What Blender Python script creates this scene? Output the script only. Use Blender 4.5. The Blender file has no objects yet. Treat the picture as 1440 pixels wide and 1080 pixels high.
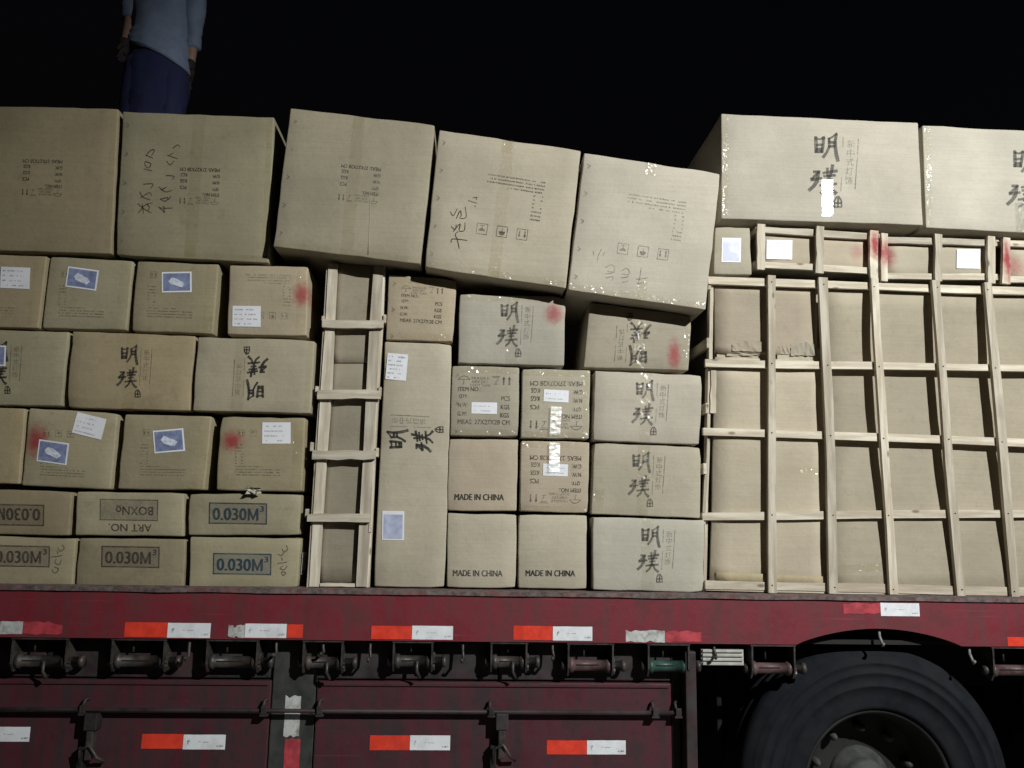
import bpy, bmesh, math, random
from mathutils import Vector, Matrix, noise

# ------------------------------------------------------------------ scene, camera, world, lights
S = bpy.context.scene
COL = S.collection
R = math.radians
F = 1130.0                                   # focal length in photo pixels (1440 wide)
CAM = Vector((0.0, -3.11, 1.50))
_p, _a, _y = R(9.5), R(1.0), R(3.0)          # pitch up, roll, yaw
FW = Vector((math.sin(_y)*math.cos(_p), math.cos(_y)*math.cos(_p), math.sin(_p)))
_r0 = Vector((math.cos(_y), -math.sin(_y), 0)); _u0 = _r0.cross(FW)
RT = _r0*math.cos(_a) + _u0*math.sin(_a)
UP = _u0*math.cos(_a) - _r0*math.sin(_a)
cd = bpy.data.cameras.new('camera'); cam = bpy.data.objects.new('camera', cd); COL.objects.link(cam)
cd.sensor_width = 36; cd.lens = 36*F/1440; cd.clip_start = 0.05; cd.clip_end = 3000
cam.matrix_world = Matrix(((RT.x, UP.x, -FW.x, CAM.x), (RT.y, UP.y, -FW.y, CAM.y), (RT.z, UP.z, -FW.z, CAM.z), (0, 0, 0, 1)))
S.camera = cam

w = bpy.data.worlds.new('World'); S.world = w; w.use_nodes = True
_n = w.node_tree.nodes; _bg = _n['Background']
sky = _n.new('ShaderNodeTexSky'); sky.sky_type = 'NISHITA'; sky.sun_disc = False
sky.sun_elevation = R(-4); sky.sun_rotation = R(143)
w.node_tree.links.new(sky.outputs[0], _bg.inputs[0]); _bg.inputs[1].default_value = 0.1

LAMP = Vector((3.6, -4.8, 4.7))             # the yard floodlight's head
sd = bpy.data.lights.new('moon', 'SUN'); sd.energy = 0.004; sd.angle = R(0.5); sd.color = (1.0, 0.97, 0.92)
so = bpy.data.objects.new('moon', sd); COL.objects.link(so)
so.rotation_euler = (Vector((0.5, 0, 2)) - LAMP).to_track_quat('-Z', 'Y').to_euler()
LAMP_W = 2050
vs = S.view_settings
vs.view_transform = 'Standard'; vs.look = 'None'; vs.gamma = 1; vs.use_curve_mapping = False; vs.exposure = 0.0

# ------------------------------------------------------------------ helpers
def ray(px, py):
    return RT*((px-720)/F) + UP*((540-py)/F) + FW
def at(px, py, Y=0.0):
    d = ray(px, py); return CAM + d*((Y-CAM.y)/d.y)
def X(px, Y=0.0, py=600): return at(px, py, Y).x
def Z(py, Y=0.0, px=720): return at(px, py, Y).z
MPP = 1/363.0                                # metres per photo pixel at the load's face

def link(o, parent=None):
    COL.objects.link(o)
    if parent: o.parent = parent
    return o
def tag(o, label=None, cat=None, group=None, kind=None):
    for k, v in (('label', label), ('category', cat), ('group', group), ('kind', kind)):
        if v: o[k] = v
    return o
def empty(name, loc, parent=None):
    o = bpy.data.objects.new(name, None); o.location = loc; o.empty_display_size = 0.1
    return link(o, parent)

class MB:
    """collects geometry in world space; build() stores it relative to an origin"""
    def __init__(s): s.v = []; s.f = []; s.sm = []
    def add(s, vs, fs, smooth=False):
        k = len(s.v); s.v += [Vector(a) for a in vs]
        s.f += [tuple(i+k for i in f) for f in fs]; s.sm += [smooth]*len(fs)
    def box(s, x0, x1, y0, y1, z0, z1, b=0.0):
        if b <= 0:
            s.add([(x, y, z) for x in (x0, x1) for y in (y0, y1) for z in (z0, z1)],
                  [(0,1,3,2), (4,6,7,5), (0,4,5,1), (2,3,7,6), (0,2,6,4), (1,5,7,3)]); return
        bm = bmesh.new(); bmesh.ops.create_cube(bm, size=1)
        for v in bm.verts: v.co = Vector(((x0+x1)/2+v.co.x*(x1-x0), (y0+y1)/2+v.co.y*(y1-y0), (z0+z1)/2+v.co.z*(z1-z0)))
        bmesh.ops.bevel(bm, geom=bm.edges[:], offset=b, segments=2, affect='EDGES', profile=0.6)
        s.addbm(bm)
    def addbm(s, bm, smooth=False):
        bm.verts.index_update()
        s.add([v.co.copy() for v in bm.verts], [[v.index for v in f.verts] for f in bm.faces], smooth); bm.free()
    def ring_loft(s, rings, cap=True, smooth=True, closed=True):
        n = len(rings[0]); vs = [p for r in rings for p in r]; fs = []
        for i in range(len(rings)-1):
            for j in range(n if closed else n-1):
                k = (j+1) % n
                fs.append((i*n+j, i*n+k, (i+1)*n+k, (i+1)*n+j))
        if cap:
            fs.append(tuple(range(n-1, -1, -1))); fs.append(tuple((len(rings)-1)*n+j for j in range(n)))
        s.add(vs, fs, smooth)
    def tube(s, pts, r, n=10, cap=True):
        pts = [Vector(p) for p in pts]; rr = r if isinstance(r, (list, tuple)) else [r]*len(pts)
        rings = []; ref = None
        for i, p in enumerate(pts):
            t = (pts[min(i+1, len(pts)-1)] - pts[max(i-1, 0)]).normalized()
            if ref is None: ref = Vector((0, 0, 1)) if abs(t.z) < .9 else Vector((0, 1, 0))
            a = (ref - t*ref.dot(t)).normalized(); b = t.cross(a); ref = a
            rings.append([p + (a*math.cos(2*math.pi*j/n) + b*math.sin(2*math.pi*j/n))*rr[i] for j in range(n)])
        s.ring_loft(rings, cap)
    def prism(s, pts, y0, y1):
        n = len(pts)
        s.add([(x, y0, z) for x, z in pts] + [(x, y1, z) for x, z in pts],
              [tuple(range(n)), tuple(range(2*n-1, n-1, -1))] + [(i, i+n, (i+1) % n+n, (i+1) % n) for i in range(n)])
    def lathe(s, c, prof, n=64, axis='y'):
        rings = []
        for (d, r) in prof:
            rings.append([Vector((c[0]+r*math.cos(2*math.pi*j/n), c[1]+d, c[2]+r*math.sin(2*math.pi*j/n))) for j in range(n)])
        s.ring_loft(rings, cap=False)
    def mesh(s, name, org):
        me = bpy.data.meshes.new(name)
        me.from_pydata([tuple(v-org) for v in s.v], [], s.f)
        me.polygons.foreach_set('use_smooth', s.sm); me.update()
        return me
    def build(s, name, mat, parent=None, org=None, fix=True):
        porg = Vector((0, 0, 0)); p = parent
        while p: porg += p.location; p = p.parent
        lo = [min(v[i] for v in s.v) for i in range(3)]; hi = [max(v[i] for v in s.v) for i in range(3)]
        if org is None: org = Vector(((lo[0]+hi[0])/2, (lo[1]+hi[1])/2, lo[2]))
        me = s.mesh(name, Vector(org))
        if fix:
            bm = bmesh.new(); bm.from_mesh(me); bmesh.ops.recalc_face_normals(bm, faces=bm.faces); bm.to_mesh(me); bm.free()
        me.materials.append(mat)
        o = bpy.data.objects.new(name, me); o.location = Vector(org)-porg
        return link(o, parent)

# ------------------------------------------------------------------ materials
def newmat(name):
    m = bpy.data.materials.new(name); m.use_nodes = True
    nt = m.node_tree; return m, nt, nt.nodes, nt.links, nt.nodes['Principled BSDF']
def nd(nt, t, **kw):
    n = nt.nodes.new(t)
    for k, v in kw.items():
        if k.startswith('i_'):
            key = k[2:]; n.inputs[int(key) if key.isdigit() else key].default_value = v
        else: setattr(n, k, v)
    return n
def mixc(nt, fac, a, b, mode='MIX'):
    n = nt.nodes.new('ShaderNodeMix'); n.data_type = 'RGBA'; n.blend_type = mode
    for sock, val in ((n.inputs[0], fac), (n.inputs[6], a), (n.inputs[7], b)):
        if hasattr(val, 'is_linked'): nt.links.new(val, sock)
        elif isinstance(val, (tuple, list)): sock.default_value = (*val, 1) if len(val) == 3 else val
        else: sock.default_value = val
    return n.outputs[2]
def mth(nt, op, a, b=None, c=None, clamp=False):
    n = nt.nodes.new('ShaderNodeMath'); n.operation = op; n.use_clamp = clamp
    for i, v in enumerate((a, b, c)):
        if v is None: continue
        if hasattr(v, 'is_linked'): nt.links.new(v, n.inputs[i])
        else: n.inputs[i].default_value = v
    return n.outputs[0]
def mrange(nt, v, a, b, c, d):
    n = nt.nodes.new('ShaderNodeMapRange'); n.interpolation_type = 'SMOOTHSTEP'
    nt.links.new(v, n.inputs[0])
    for i, k in enumerate((a, b, c, d)): n.inputs[i+1].default_value = k
    return n.outputs[0]
def coords(nt, scale, kind='Object', rnd=True):
    tc = nt.nodes.new('ShaderNodeTexCoord'); v = tc.outputs[kind]
    if rnd:
        oi = nt.nodes.new('ShaderNodeObjectInfo'); k = mth(nt, 'MULTIPLY', oi.outputs['Random'], 37.0)
        a = nt.nodes.new('ShaderNodeVectorMath'); a.operation = 'ADD'; nt.links.new(v, a.inputs[0]); nt.links.new(k, a.inputs[1]); v = a.outputs[0]
    mp = nt.nodes.new('ShaderNodeMapping'); nt.links.new(v, mp.inputs[0]); mp.inputs['Scale'].default_value = scale
    return mp.outputs[0]
def nz(nt, vec, scale, detail=4, rough=.55):
    n = nt.nodes.new('ShaderNodeTexNoise'); n.inputs['Scale'].default_value = scale
    n.inputs['Detail'].default_value = detail; n.inputs['Roughness'].default_value = rough
    nt.links.new(vec, n.inputs['Vector']); return n.outputs['Fac']
def bump(nt, h, strength, dist, prev=None):
    b = nt.nodes.new('ShaderNodeBump'); b.inputs['Strength'].default_value = strength; b.inputs['Distance'].default_value = dist
    nt.links.new(h, b.inputs['Height'])
    if prev: nt.links.new(prev, b.inputs['Normal'])
    return b.outputs['Normal']
def sprayed(nt, col, sprays):
    """red aerosol paint blown on at a few spots (centre px, radii px)"""
    if not sprays: return col
    g = nt.nodes.new('ShaderNodeNewGeometry')
    nn = nz(nt, g.outputs['Position'], 60, 3)
    for (px, py, rx, ry, st) in sprays:
        c = at(px, py, 0)
        a = nt.nodes.new('ShaderNodeVectorMath'); a.operation = 'SUBTRACT'; nt.links.new(g.outputs['Position'], a.inputs[0]); a.inputs[1].default_value = c
        b = nt.nodes.new('ShaderNodeVectorMath'); b.operation = 'MULTIPLY'; nt.links.new(a.outputs[0], b.inputs[0]); b.inputs[1].default_value = (1/(rx*MPP), 0, 1/(ry*MPP))
        l = nt.nodes.new('ShaderNodeVectorMath'); l.operation = 'LENGTH'; nt.links.new(b.outputs[0], l.inputs[0])
        d = mth(nt, 'ADD', l.outputs['Value'], mth(nt, 'MULTIPLY', mth(nt, 'SUBTRACT', nn, .5), .8))
        m = mrange(nt, d, .15, 1.35, st, 0)
        col = mixc(nt, m, col, (.30, .014, .03))
    return col
def kraft(name, base, sprays=None, dirt=.35):
    m, nt, N, L, B = newmat(name)
    v = coords(nt, (1, 1, 1)); oi = N.new('ShaderNodeObjectInfo')
    big = nz(nt, v, 3.2, 4); fine = nz(nt, v, 90, 3, .7)
    fl = nz(nt, coords(nt, (4, 4, 150)), 1.0, 2)
    dk = tuple(c*.70 for c in base); lt = tuple(min(1, c*1.14) for c in base)
    c = mixc(nt, mrange(nt, big, .3, .7, 0, 1), dk, lt)
    c = mixc(nt, .55, c, base)
    c = mixc(nt, mrange(nt, fl, .35, .7, 0, .16), c, tuple(k*.62 for k in base))
    c = mixc(nt, mrange(nt, fine, .35, .75, 0, .13), c, tuple(k*.5 for k in base))
    st = nz(nt, coords(nt, (1.3, 1.3, 1.3)), 6, 6, .7)
    c = mixc(nt, mrange(nt, st, .56, .78, 0, dirt), c, tuple(k*.48 for k in base))
    g = N.new('ShaderNodeNewGeometry')
    c = mixc(nt, mrange(nt, g.outputs['Pointiness'], .515, .60, 0, .35), c, tuple(min(1, k*1.35+.04) for k in base))
    hv = N.new('ShaderNodeHueSaturation'); L.new(c, hv.inputs['Color'])
    L.new(mrange(nt, oi.outputs['Random'], 0, 1, .84, 1.1), hv.inputs['Value'])
    hr = mth(nt, 'FRACT', mth(nt, 'MULTIPLY', oi.outputs['Random'], 7.31)); L.new(mrange(nt, hr, 0, 1, .489, .508), hv.inputs['Hue']); L.new(mrange(nt, hr, 0, 1, 1.08, .88), hv.inputs['Saturation'])
    gr_ = nz(nt, coords(nt, (1, 1, 1)), 26, 7, .75); hv_c = mixc(nt, mrange(nt, gr_, .52, .70, 0, dirt*.8), c, tuple(k*.6 for k in base)); L.new(hv_c, hv.inputs['Color'])
    c = sprayed(nt, hv.outputs[0], sprays)
    L.new(c, B.inputs['Base Color'])
    B.inputs['Roughness'].default_value = .72; B.inputs['Specular IOR Level'].default_value = .3
    n1 = bump(nt, fl, .12, .0012); n1 = bump(nt, nz(nt, v, 7, 6, .62), .5, .009, n1); n1 = bump(nt, fine, .15, .0008, n1)
    L.new(n1, B.inputs['Normal'])
    return m
def wood(name, axis, sprays=None):
    m, nt, N, L, B = newmat(name)
    sc = (3, 40, 40) if axis == 'x' else ((40, 40, 3) if axis == 'z' else (40, 3, 40))
    v = coords(nt, sc); gr = nz(nt, v, 1, 5, .65); oi = N.new('ShaderNodeObjectInfo')
    bl = nz(nt, coords(nt, (6, 6, 6)), 1, 5, .6)
    c = mixc(nt, mrange(nt, gr, .32, .66, 0, 1), (.67, .595, .45), (.43, .345, .23))
    c = mixc(nt, mrange(nt, bl, .5, .75, 0, .5), c, (.36, .30, .21))
    kn = N.new('ShaderNodeTexVoronoi'); kn.inputs['Scale'].default_value = 1; L.new(coords(nt, tuple(7 if k < 10 else 16 for k in sc)), kn.inputs['Vector'])
    c = mixc(nt, mrange(nt, kn.outputs['Distance'], .06, .15, .75, 0), c, (.15, .09, .045))
    hv = N.new('ShaderNodeHueSaturation'); L.new(c, hv.inputs['Color']); L.new(mrange(nt, oi.outputs['Random'], 0, 1, .78, 1.12), hv.inputs['Value'])
    hv.inputs['Saturation'].default_value = .72
    c = sprayed(nt, hv.outputs[0], sprays)
    L.new(c, B.inputs['Base Color']); B.inputs['Roughness'].default_value = .8; B.inputs['Specular IOR Level'].default_value = .2
    L.new(bump(nt, gr, .5, .002), B.inputs['Normal'])
    return m
def ink(name, col, worn=.3, alpha=1.0):
    m, nt, N, L, B = newmat(name)
    B.inputs['Base Color'].default_value = (*col, 1); B.inputs['Roughness'].default_value = .7; B.inputs['Specular IOR Level'].default_value = .2
    f = nz(nt, coords(nt, (1, 1, 1)), 130, 4, .7)
    f2 = nz(nt, coords(nt, (1, 1, 1)), 22, 3, .6); oi = N.new('ShaderNodeObjectInfo')
    a = mth(nt, 'MULTIPLY', mrange(nt, f, .36, .60, 1-worn, 1), alpha)
    a = mth(nt, 'MULTIPLY', a, mrange(nt, f2, .3, .6, 1-worn*.8, 1)); a = mth(nt, 'MULTIPLY', a, mrange(nt, oi.outputs['Random'], 0, 1, .78, 1))
    L.new(a, B.inputs['Alpha'])
    return m
def plain(name, col, rough=.5, metal=0, var=.25, scale=20, spec=.4, bmp=0.0, dirtcol=None, dirt=0.0, dscale=5):
    m, nt, N, L, B = newmat(name)
    v = coords(nt, (1, 1, 1)); f = nz(nt, v, scale, 5, .6)
    c = mixc(nt, mrange(nt, f, .3, .7, 0, 1), tuple(k*(1-var) for k in col), tuple(min(1, k*(1+var)) for k in col))
    if dirtcol:
        d = nz(nt, v, dscale, 6, .68)
        c = mixc(nt, mrange(nt, d, .45, .68, 0, dirt), c, dirtcol)
    L.new(c, B.inputs['Base Color']); B.inputs['Metallic'].default_value = metal
    L.new(mrange(nt, f, .2, .8, max(.05, rough-.12), min(1, rough+.15)), B.inputs['Roughness'])
    B.inputs['Specular IOR Level'].default_value = spec
    if bmp: L.new(bump(nt, f, bmp, .004), B.inputs['Normal'])
    return m
def tape_mat(name, tint, fac, rough, crinkle=.02):
    m, nt, N, L, B = newmat(name)
    N.remove(B); out = N['Material Output']
    v = coords(nt, (1, 1, 1))
    wr = nz(nt, v, 34, 1, .5); wv = nz(nt, coords(nt, (14, 14, 90)), 1, 3)
    nrm = bump(nt, wr, 1.0, crinkle); nrm = bump(nt, wv, .3, .003, nrm)
    gl = N.new('ShaderNodeBsdfGlossy'); gl.inputs['Roughness'].default_value = rough; gl.inputs['Color'].default_value = (1, 1, 1, 1); L.new(nrm, gl.inputs['Normal'])
    tr = N.new('ShaderNodeBsdfTransparent'); tr.inputs['Color'].default_value = (*tint, 1)
    mx = N.new('ShaderNodeMixShader')
    if crinkle > .01: L.new(mrange(nt, nz(nt, v, 13, 2, .5), .47, .62, fac*.12, fac*1.15), mx.inputs[0])
    else: mx.inputs[0].default_value = fac
    L.new(tr.outputs[0], mx.inputs[1]); L.new(gl.outputs[0], mx.inputs[2]); L.new(mx.outputs[0], out.inputs[0])
    return m

K_PALE = (.455, .42, .345); K_MID = (.425, .372, .28); K_TAN = (.40, .345, .245); K_OLD = (.35, .30, .19)
M = {}
M['pale'] = kraft('kraft_pale', K_PALE, dirt=.15); M['mid'] = kraft('kraft_mid', K_MID, dirt=.25)
M['tan'] = kraft('kraft_tan', K_TAN, dirt=.3); M['old'] = kraft('kraft_old', K_OLD, dirt=.5)
SPR = {'C4': (424, 414, 13, 19, .8), 'H4': (779, 441, 15, 17, .72), 'I1': (950, 498, 11, 24, .75), 'E2': (50, 620, 17, 24, .85), 'E4': (326, 620, 15, 15, .85)}
M['C4'] = kraft('kraft_tan_sprayed', K_TAN, [SPR['C4']]); M['H4'] = kraft('kraft_pale_sprayed', K_PALE, [SPR['H4']], .15)
M['I1'] = kraft('kraft_mid_sprayed', K_MID, [SPR['I1']]); M['E2'] = kraft('kraft_old_sprayed', K_OLD, [SPR['E2']], .5); M['E4'] = kraft('kraft_old_sprayed_spot', K_OLD, [SPR['E4']], .5)
ROWSPR = [(1229, 345, 9, 26, .9), (1247, 357, 20, 22, .8), (1210, 352, 14, 12, .35), (1415, 366, 9, 36, .9), (1434, 372, 16, 18, .5)]
M['crate_board'] = kraft('kraft_crate_board', (.335, .295, .22), dirt=.4); M['board_spray'] = kraft('kraft_board_sprayed', K_MID, ROWSPR, .15)
M['wx'] = wood('pine_grain_x', 'x'); M['wz'] = wood('pine_grain_z', 'z'); M['wy'] = wood('pine_grain_y', 'y')
M['wxs'] = wood('pine_grain_x_sprayed', 'x', ROWSPR); M['wzs'] = wood('pine_grain_z_sprayed', 'z', ROWSPR)
M['ink'] = ink('black_print', (.028, .027, .025), .35, .93); M['ink_mid'] = ink('worn_print', (.04, .036, .03), .5, .75)
M['ink_faint'] = ink('faint_print', (.05, .045, .035), .55, .55); M['ink_brown'] = ink('brown_print', (.065, .048, .04), .45, .85)
M['ink_blue'] = ink('blue_print', (.03, .055, .085), .35, .9); M['ink_grey'] = ink('grey_brush_print', (.045, .045, .043), .3, .62); M['pen'] = ink('marker_pen', (.018, .016, .014), .3, .95); M['pen_faint'] = ink('marker_pen_dry', (.05, .05, .05), .6, .55)
M['paint_grey'] = ink('grey_print_block', (.17, .155, .135), .45, .36); M['paint_teal'] = ink('teal_print_block', (.16, .2, .2), .4, .45)
M['paper'] = plain('label_paper', (.78, .79, .84), .45, var=.05, scale=8, spec=.5)
M['blue'] = plain('label_blue', (.21, .245, .40), .4, var=.25, scale=40); M['blue_pale'] = plain('label_pale_blue', (.42, .46, .62), .4, var=.15, scale=40)
M['picture'] = plain('label_picture', (.62, .66, .76), .4, var=.25, scale=90)
M['tape'] = tape_mat('clear_packing_tape', (.985, .98, .96), .03, .25, .006); M['film'] = tape_mat('clear_tape_edge', (.98, .975, .95), .035, .2, .014); M['haze'] = tape_mat('hazy_clear_tape', (.97, .97, .95), .30, .42, .004); M['gloss'] = tape_mat('flat_clear_tape', (.97, .97, .95), .14, .20, .003)

# ------------------------------------------------------------------ letters as meshes
STR = ['MADE IN CHINA', 'ITEM NO.:', 'QTY:', 'N.W:', 'G.W:', 'PCS', 'KGS', 'MEAS: 27X27X28 CM', 'FRAGILE', 'KEEP DRY', "DON'T TURN", '0.030', '3', 'ART NO.', 'BOXNo', '新', '中', '式', '灯', '饰']
GL = {}
def make_glyphs():
    tmp = []
    for s in STR:
        cu = bpy.data.curves.new('t', 'FONT'); cu.body = s; cu.size = 1; cu.resolution_u = 3
        o = bpy.data.objects.new('t', cu); COL.objects.link(o); tmp.append((s, o, cu))
    dg = bpy.context.evaluated_depsgraph_get(); dg.update()
    for s, o, cu in tmp:
        me = bpy.data.meshes.new_from_object(o.evaluated_get(dg))
        vs = [v.co.copy() for v in me.vertices]; fs = [tuple(p.vertices) for p in me.polygons]
        if vs:
            x0, x1 = min(v.x for v in vs), max(v.x for v in vs); y0, y1 = min(v.y for v in vs), max(v.y for v in vs)
            GL[s] = ([((v.x-(x0+x1)/2)/(x1-x0), -(v.y-(y0+y1)/2)/(y1-y0)) for v in vs], fs)
        bpy.data.meshes.remove(me)
    for s, o, cu in tmp:
        bpy.data.objects.remove(o); bpy.data.curves.remove(cu)
make_glyphs()

class Lay:
    """flat layout in pixel units (x right, y down) about its own middle"""
    def __init__(s): s.v = []; s.f = []
    def add(s, vs, fs):
        k = len(s.v); s.v += list(vs); s.f += [tuple(i+k for i in f) for f in fs]
    def text(s, t, cx, cy, w, h, bold=0):
        if t not in GL: return
        vs, fs = GL[t]
        for d in ((-bold, bold) if bold else (0,)): s.add([(cx+d+x*w, cy+y*h) for x, y in vs], fs)
    def rect(s, x0, y0, x1, y1): s.add([(x0, y0), (x1, y0), (x1, y1), (x0, y1)], [(0, 1, 2, 3)])
    def frame(s, x0, y0, x1, y1, t):
        s.rect(x0, y0, x1, y0+t); s.rect(x0, y1-t, x1, y1); s.rect(x0, y0+t, x0+t, y1-t); s.rect(x1-t, y0+t, x1, y1-t)
    def stroke(s, pts, w):
        """ribbon along pts; w one width or one per point"""
        P = [Vector(p) for p in pts]; ww = w if isinstance(w, (list, tuple)) else [w]*len(P)
        vs = []; fs = []
        for i, p in enumerate(P):
            t = (P[min(i+1, len(P)-1)]-P[max(i-1, 0)]).normalized(); nrm = Vector((-t.y, t.x))
            if i == 0: p = p - t*ww[0]*.3
            if i == len(P)-1: p = p + t*ww[i]*.3
            vs += [tuple(p+nrm*ww[i]/2), tuple(p-nrm*ww[i]/2)]
        for i in range(len(P)-1): fs.append((2*i, 2*i+1, 2*i+3, 2*i+2))
        s.add(vs, fs)
    def disc(s, cx, cy, rx, ry, a0=0, a1=360, n=12):
        vs = [(cx+rx*math.cos(R(a0+(a1-a0)*i/n)), cy+ry*math.sin(R(a0+(a1-a0)*i/n))) for i in range(n+1)]
        s.add(vs + [(cx, cy)], [(i, i+1, n+1) for i in range(n)])
    def microline(s, x0, x1, y, h, rng, gap=.25):
        x = x0
        while x < x1:
            ww = rng.uniform(.9, 2.2)
            if rng.random() > gap:
                s.rect(x, y-h/2*rng.uniform(.6, 1), min(x+ww, x1), y+h/2*rng.uniform(.6, 1))
            x += ww + rng.uniform(.35, .8)

# ------------------------------------------------------------------ cartons
BOX = {}
class Carton: pass
def carton(key, label, quad, mat='mid', Y=0.0, depth=.38, r=.006, yaw=0.0, bulge=.0015, seed=None, group='cartons loaded on the trailer', crush=.0022, name='carton'):
    b = Carton(); b.seed = seed if seed is not None else sum(ord(c) for c in key)*7.3
    cx = sum(q[0] for q in quad)/4; cy = sum(q[1] for q in quad)/4
    p0 = at(cx, cy, Y); n = Vector((math.sin(yaw), -math.cos(yaw), 0)); b.n = n; b.p0 = p0
    b.hit = lambda px, py: CAM + ray(px, py)*((p0-CAM).dot(n)/ray(px, py).dot(n))
    TL, TR, BR, BL = [b.hit(*q) for q in quad]
    b.c = (TL, TR, BR, BL)
    W = ((TR-TL).length + (BR-BL).length)/2; H = ((TL-BL).length + (TR-BR).length)/2; D = depth
    ux = ((TR-TL)+(BR-BL)).normalized(); uz = ((TL-BL)+(TR-BR)).normalized()
    cen = (TL+TR+BR+BL)/4
    sd_ = b.seed
    def disp(s, t):
        q = Vector((s*W*5+sd_, t*H*5, sd_*.37))
        e = max(0, min(1, min(s, 1-s, t, 1-t)*8))
        return e*(bulge*math.sin(math.pi*s)*math.sin(math.pi*t)*2 + .0022*noise.noise(q))
    b.disp = disp
    def grid(L, k):
        return [0, .3*r, r] + [r+(L-2*r)*i/k for i in range(1, k)] + [L-r, L-.3*r, L]
    gx, gz, gy = grid(W, max(5, min(10, int(W/.045)))), grid(H, max(5, min(9, int(H/.045)))), grid(D, 4)
    ids = {}; vs = []
    def vert(i, j, k):
        if (i, j, k) in ids: return ids[(i, j, k)]
        x, z, y = gx[i], gz[j], gy[k]
        q = Vector((min(max(x, r), W-r), min(max(y, r), D-r), min(max(z, r), H-r))); p = Vector((x, y, z)); d = p-q
        if d.length > 1e-9: p = q + d.normalized()*r
        s, t = p.x/W, p.z/H
        P = BL.lerp(BR, s).lerp(TL.lerp(TR, s), t) - n*p.y
        if p.y < D*.5: P += n*disp(s, t)*(1-p.y/(D*.5))
        # crushed, wavy edges: always inwards
        ed = max(0, 1-min(p.x, W-p.x)/(.03)); ez = max(0, 1-min(p.z, H-p.z)/.03); ey = max(0, 1-p.y/.05)
        k1 = abs(noise.noise(Vector((P.x*9, P.z*9+sd_, P.y*6+5)))) + .4*abs(noise.noise(Vector((P.x*31, P.z*31, sd_))))
        sx = 1 if s < .5 else -1; sz = 1 if t < .5 else -1
        P += ux*sx*crush*k1*2.2*ed + uz*sz*crush*k1*2.2*ez - n*crush*k1*2.0*max(ed, ez)*ey
        if ed > 0 and ez > 0 and ey > 0:
            cr = max(0, noise.noise(Vector((sx*7.1+sd_, sz*3.3, sd_*.9))))*.014*ed*ez*ey
            P += (ux*sx + uz*sz)*cr*.6 - n*cr
        ids[(i, j, k)] = len(vs); vs.append(P); return ids[(i, j, k)]
    fs = []; nx, nzz, ny = len(gx)-1, len(gz)-1, len(gy)-1
    for i in range(nx):
        for j in range(nzz):
            fs.append((vert(i, j, 0), vert(i+1, j, 0), vert(i+1, j+1, 0), vert(i, j+1, 0)))
            fs.append((vert(i, j, ny), vert(i, j+1, ny), vert(i+1, j+1, ny), vert(i+1, j, ny)))
    for i in range(nx):
        for k in range(ny):
            fs.append((vert(i, 0, k), vert(i, 0, k+1), vert(i+1, 0, k+1), vert(i+1, 0, k)))
            fs.append((vert(i, nzz, k), vert(i+1, nzz, k), vert(i+1, nzz, k+1), vert(i, nzz, k+1)))
    for j in range(nzz):
        for k in range(ny):
            fs.append((vert(0, j, k), vert(0, j+1, k), vert(0, j+1, k+1), vert(0, j, k+1)))
            fs.append((vert(nx, j, k), vert(nx, j, k+1), vert(nx, j+1, k+1), vert(nx, j+1, k)))
    mb = MB(); mb.add(vs, fs, True)
    org = (BL+BR)/2 - n*D/2; org.z = min(v.z for v in vs)
    b.o = mb.build(name, M[mat], None, org); tag(b.o, label, 'carton', group)
    b.W, b.H, b.ux, b.uz, b.cen, b.D = W, H, ux, uz, cen, D
    def surf(px, py, off):
        P = b.hit(px, py); s = (P-BL).dot(ux)/W; t = (P-BL).dot(uz)/H
        return P + n*(disp(min(max(s, 0), 1), min(max(t, 0), 1))+off)
    b.surf = surf; BOX[key] = b
    return b
def mark(b, lay, cx, cy, ang=0, sc=1.0, mat='ink', off=.0011, name='print', sx=1.0, parent=None):
    """lay a flat print on the carton's face at photo pixel cx,cy, turned clockwise by ang"""
    ca, sa = math.cos(R(ang)), math.sin(R(ang)); mb = MB(); vs = []
    for x, y in lay.v:
        x, y = x*sc*sx, y*sc
        vs.append(b.surf(cx+x*ca-y*sa, cy+x*sa+y*ca, off(x, y) if callable(off) else off))
    mb.add(vs, lay.f)
    return mb.build(name, M[mat], parent or b.o, fix=False)
def sheet(b, cx, cy, w_, h_, ang=0, mat='paper', off=.0016, name='label_sticker', nu=4, nv=4, parent=None, tilt=0.0):
    lay = Lay(); vs = [(-w_/2+w_*i/nu, -h_/2+h_*j/nv) for j in range(nv+1) for i in range(nu+1)]
    lay.add(vs, [(j*(nu+1)+i, j*(nu+1)+i+1, (j+1)*(nu+1)+i+1, (j+1)*(nu+1)+i) for j in range(nv) for i in range(nu)])
    return mark(b, lay, cx, cy, ang, 1, mat, (lambda x, y: off+tilt*(y/h_+.5)) if tilt else off, name, parent=parent)
def white_label(b, cx, cy, w_, h_, ang, rows=4):
    p = sheet(b, cx, cy, w_, h_, ang); rng = random.Random(int(cx*7+cy)); l = Lay()
    for k in range(rows):
        y = -h_/2 + h_*(k+.8)/(rows+.4); l.microline(-w_*.42, w_*rng.uniform(.2, .42), y, h_*.07, rng, .3)
    mark(b, l, cx, cy, ang, 1, 'ink_faint', .0026, 'print', parent=p)
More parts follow.
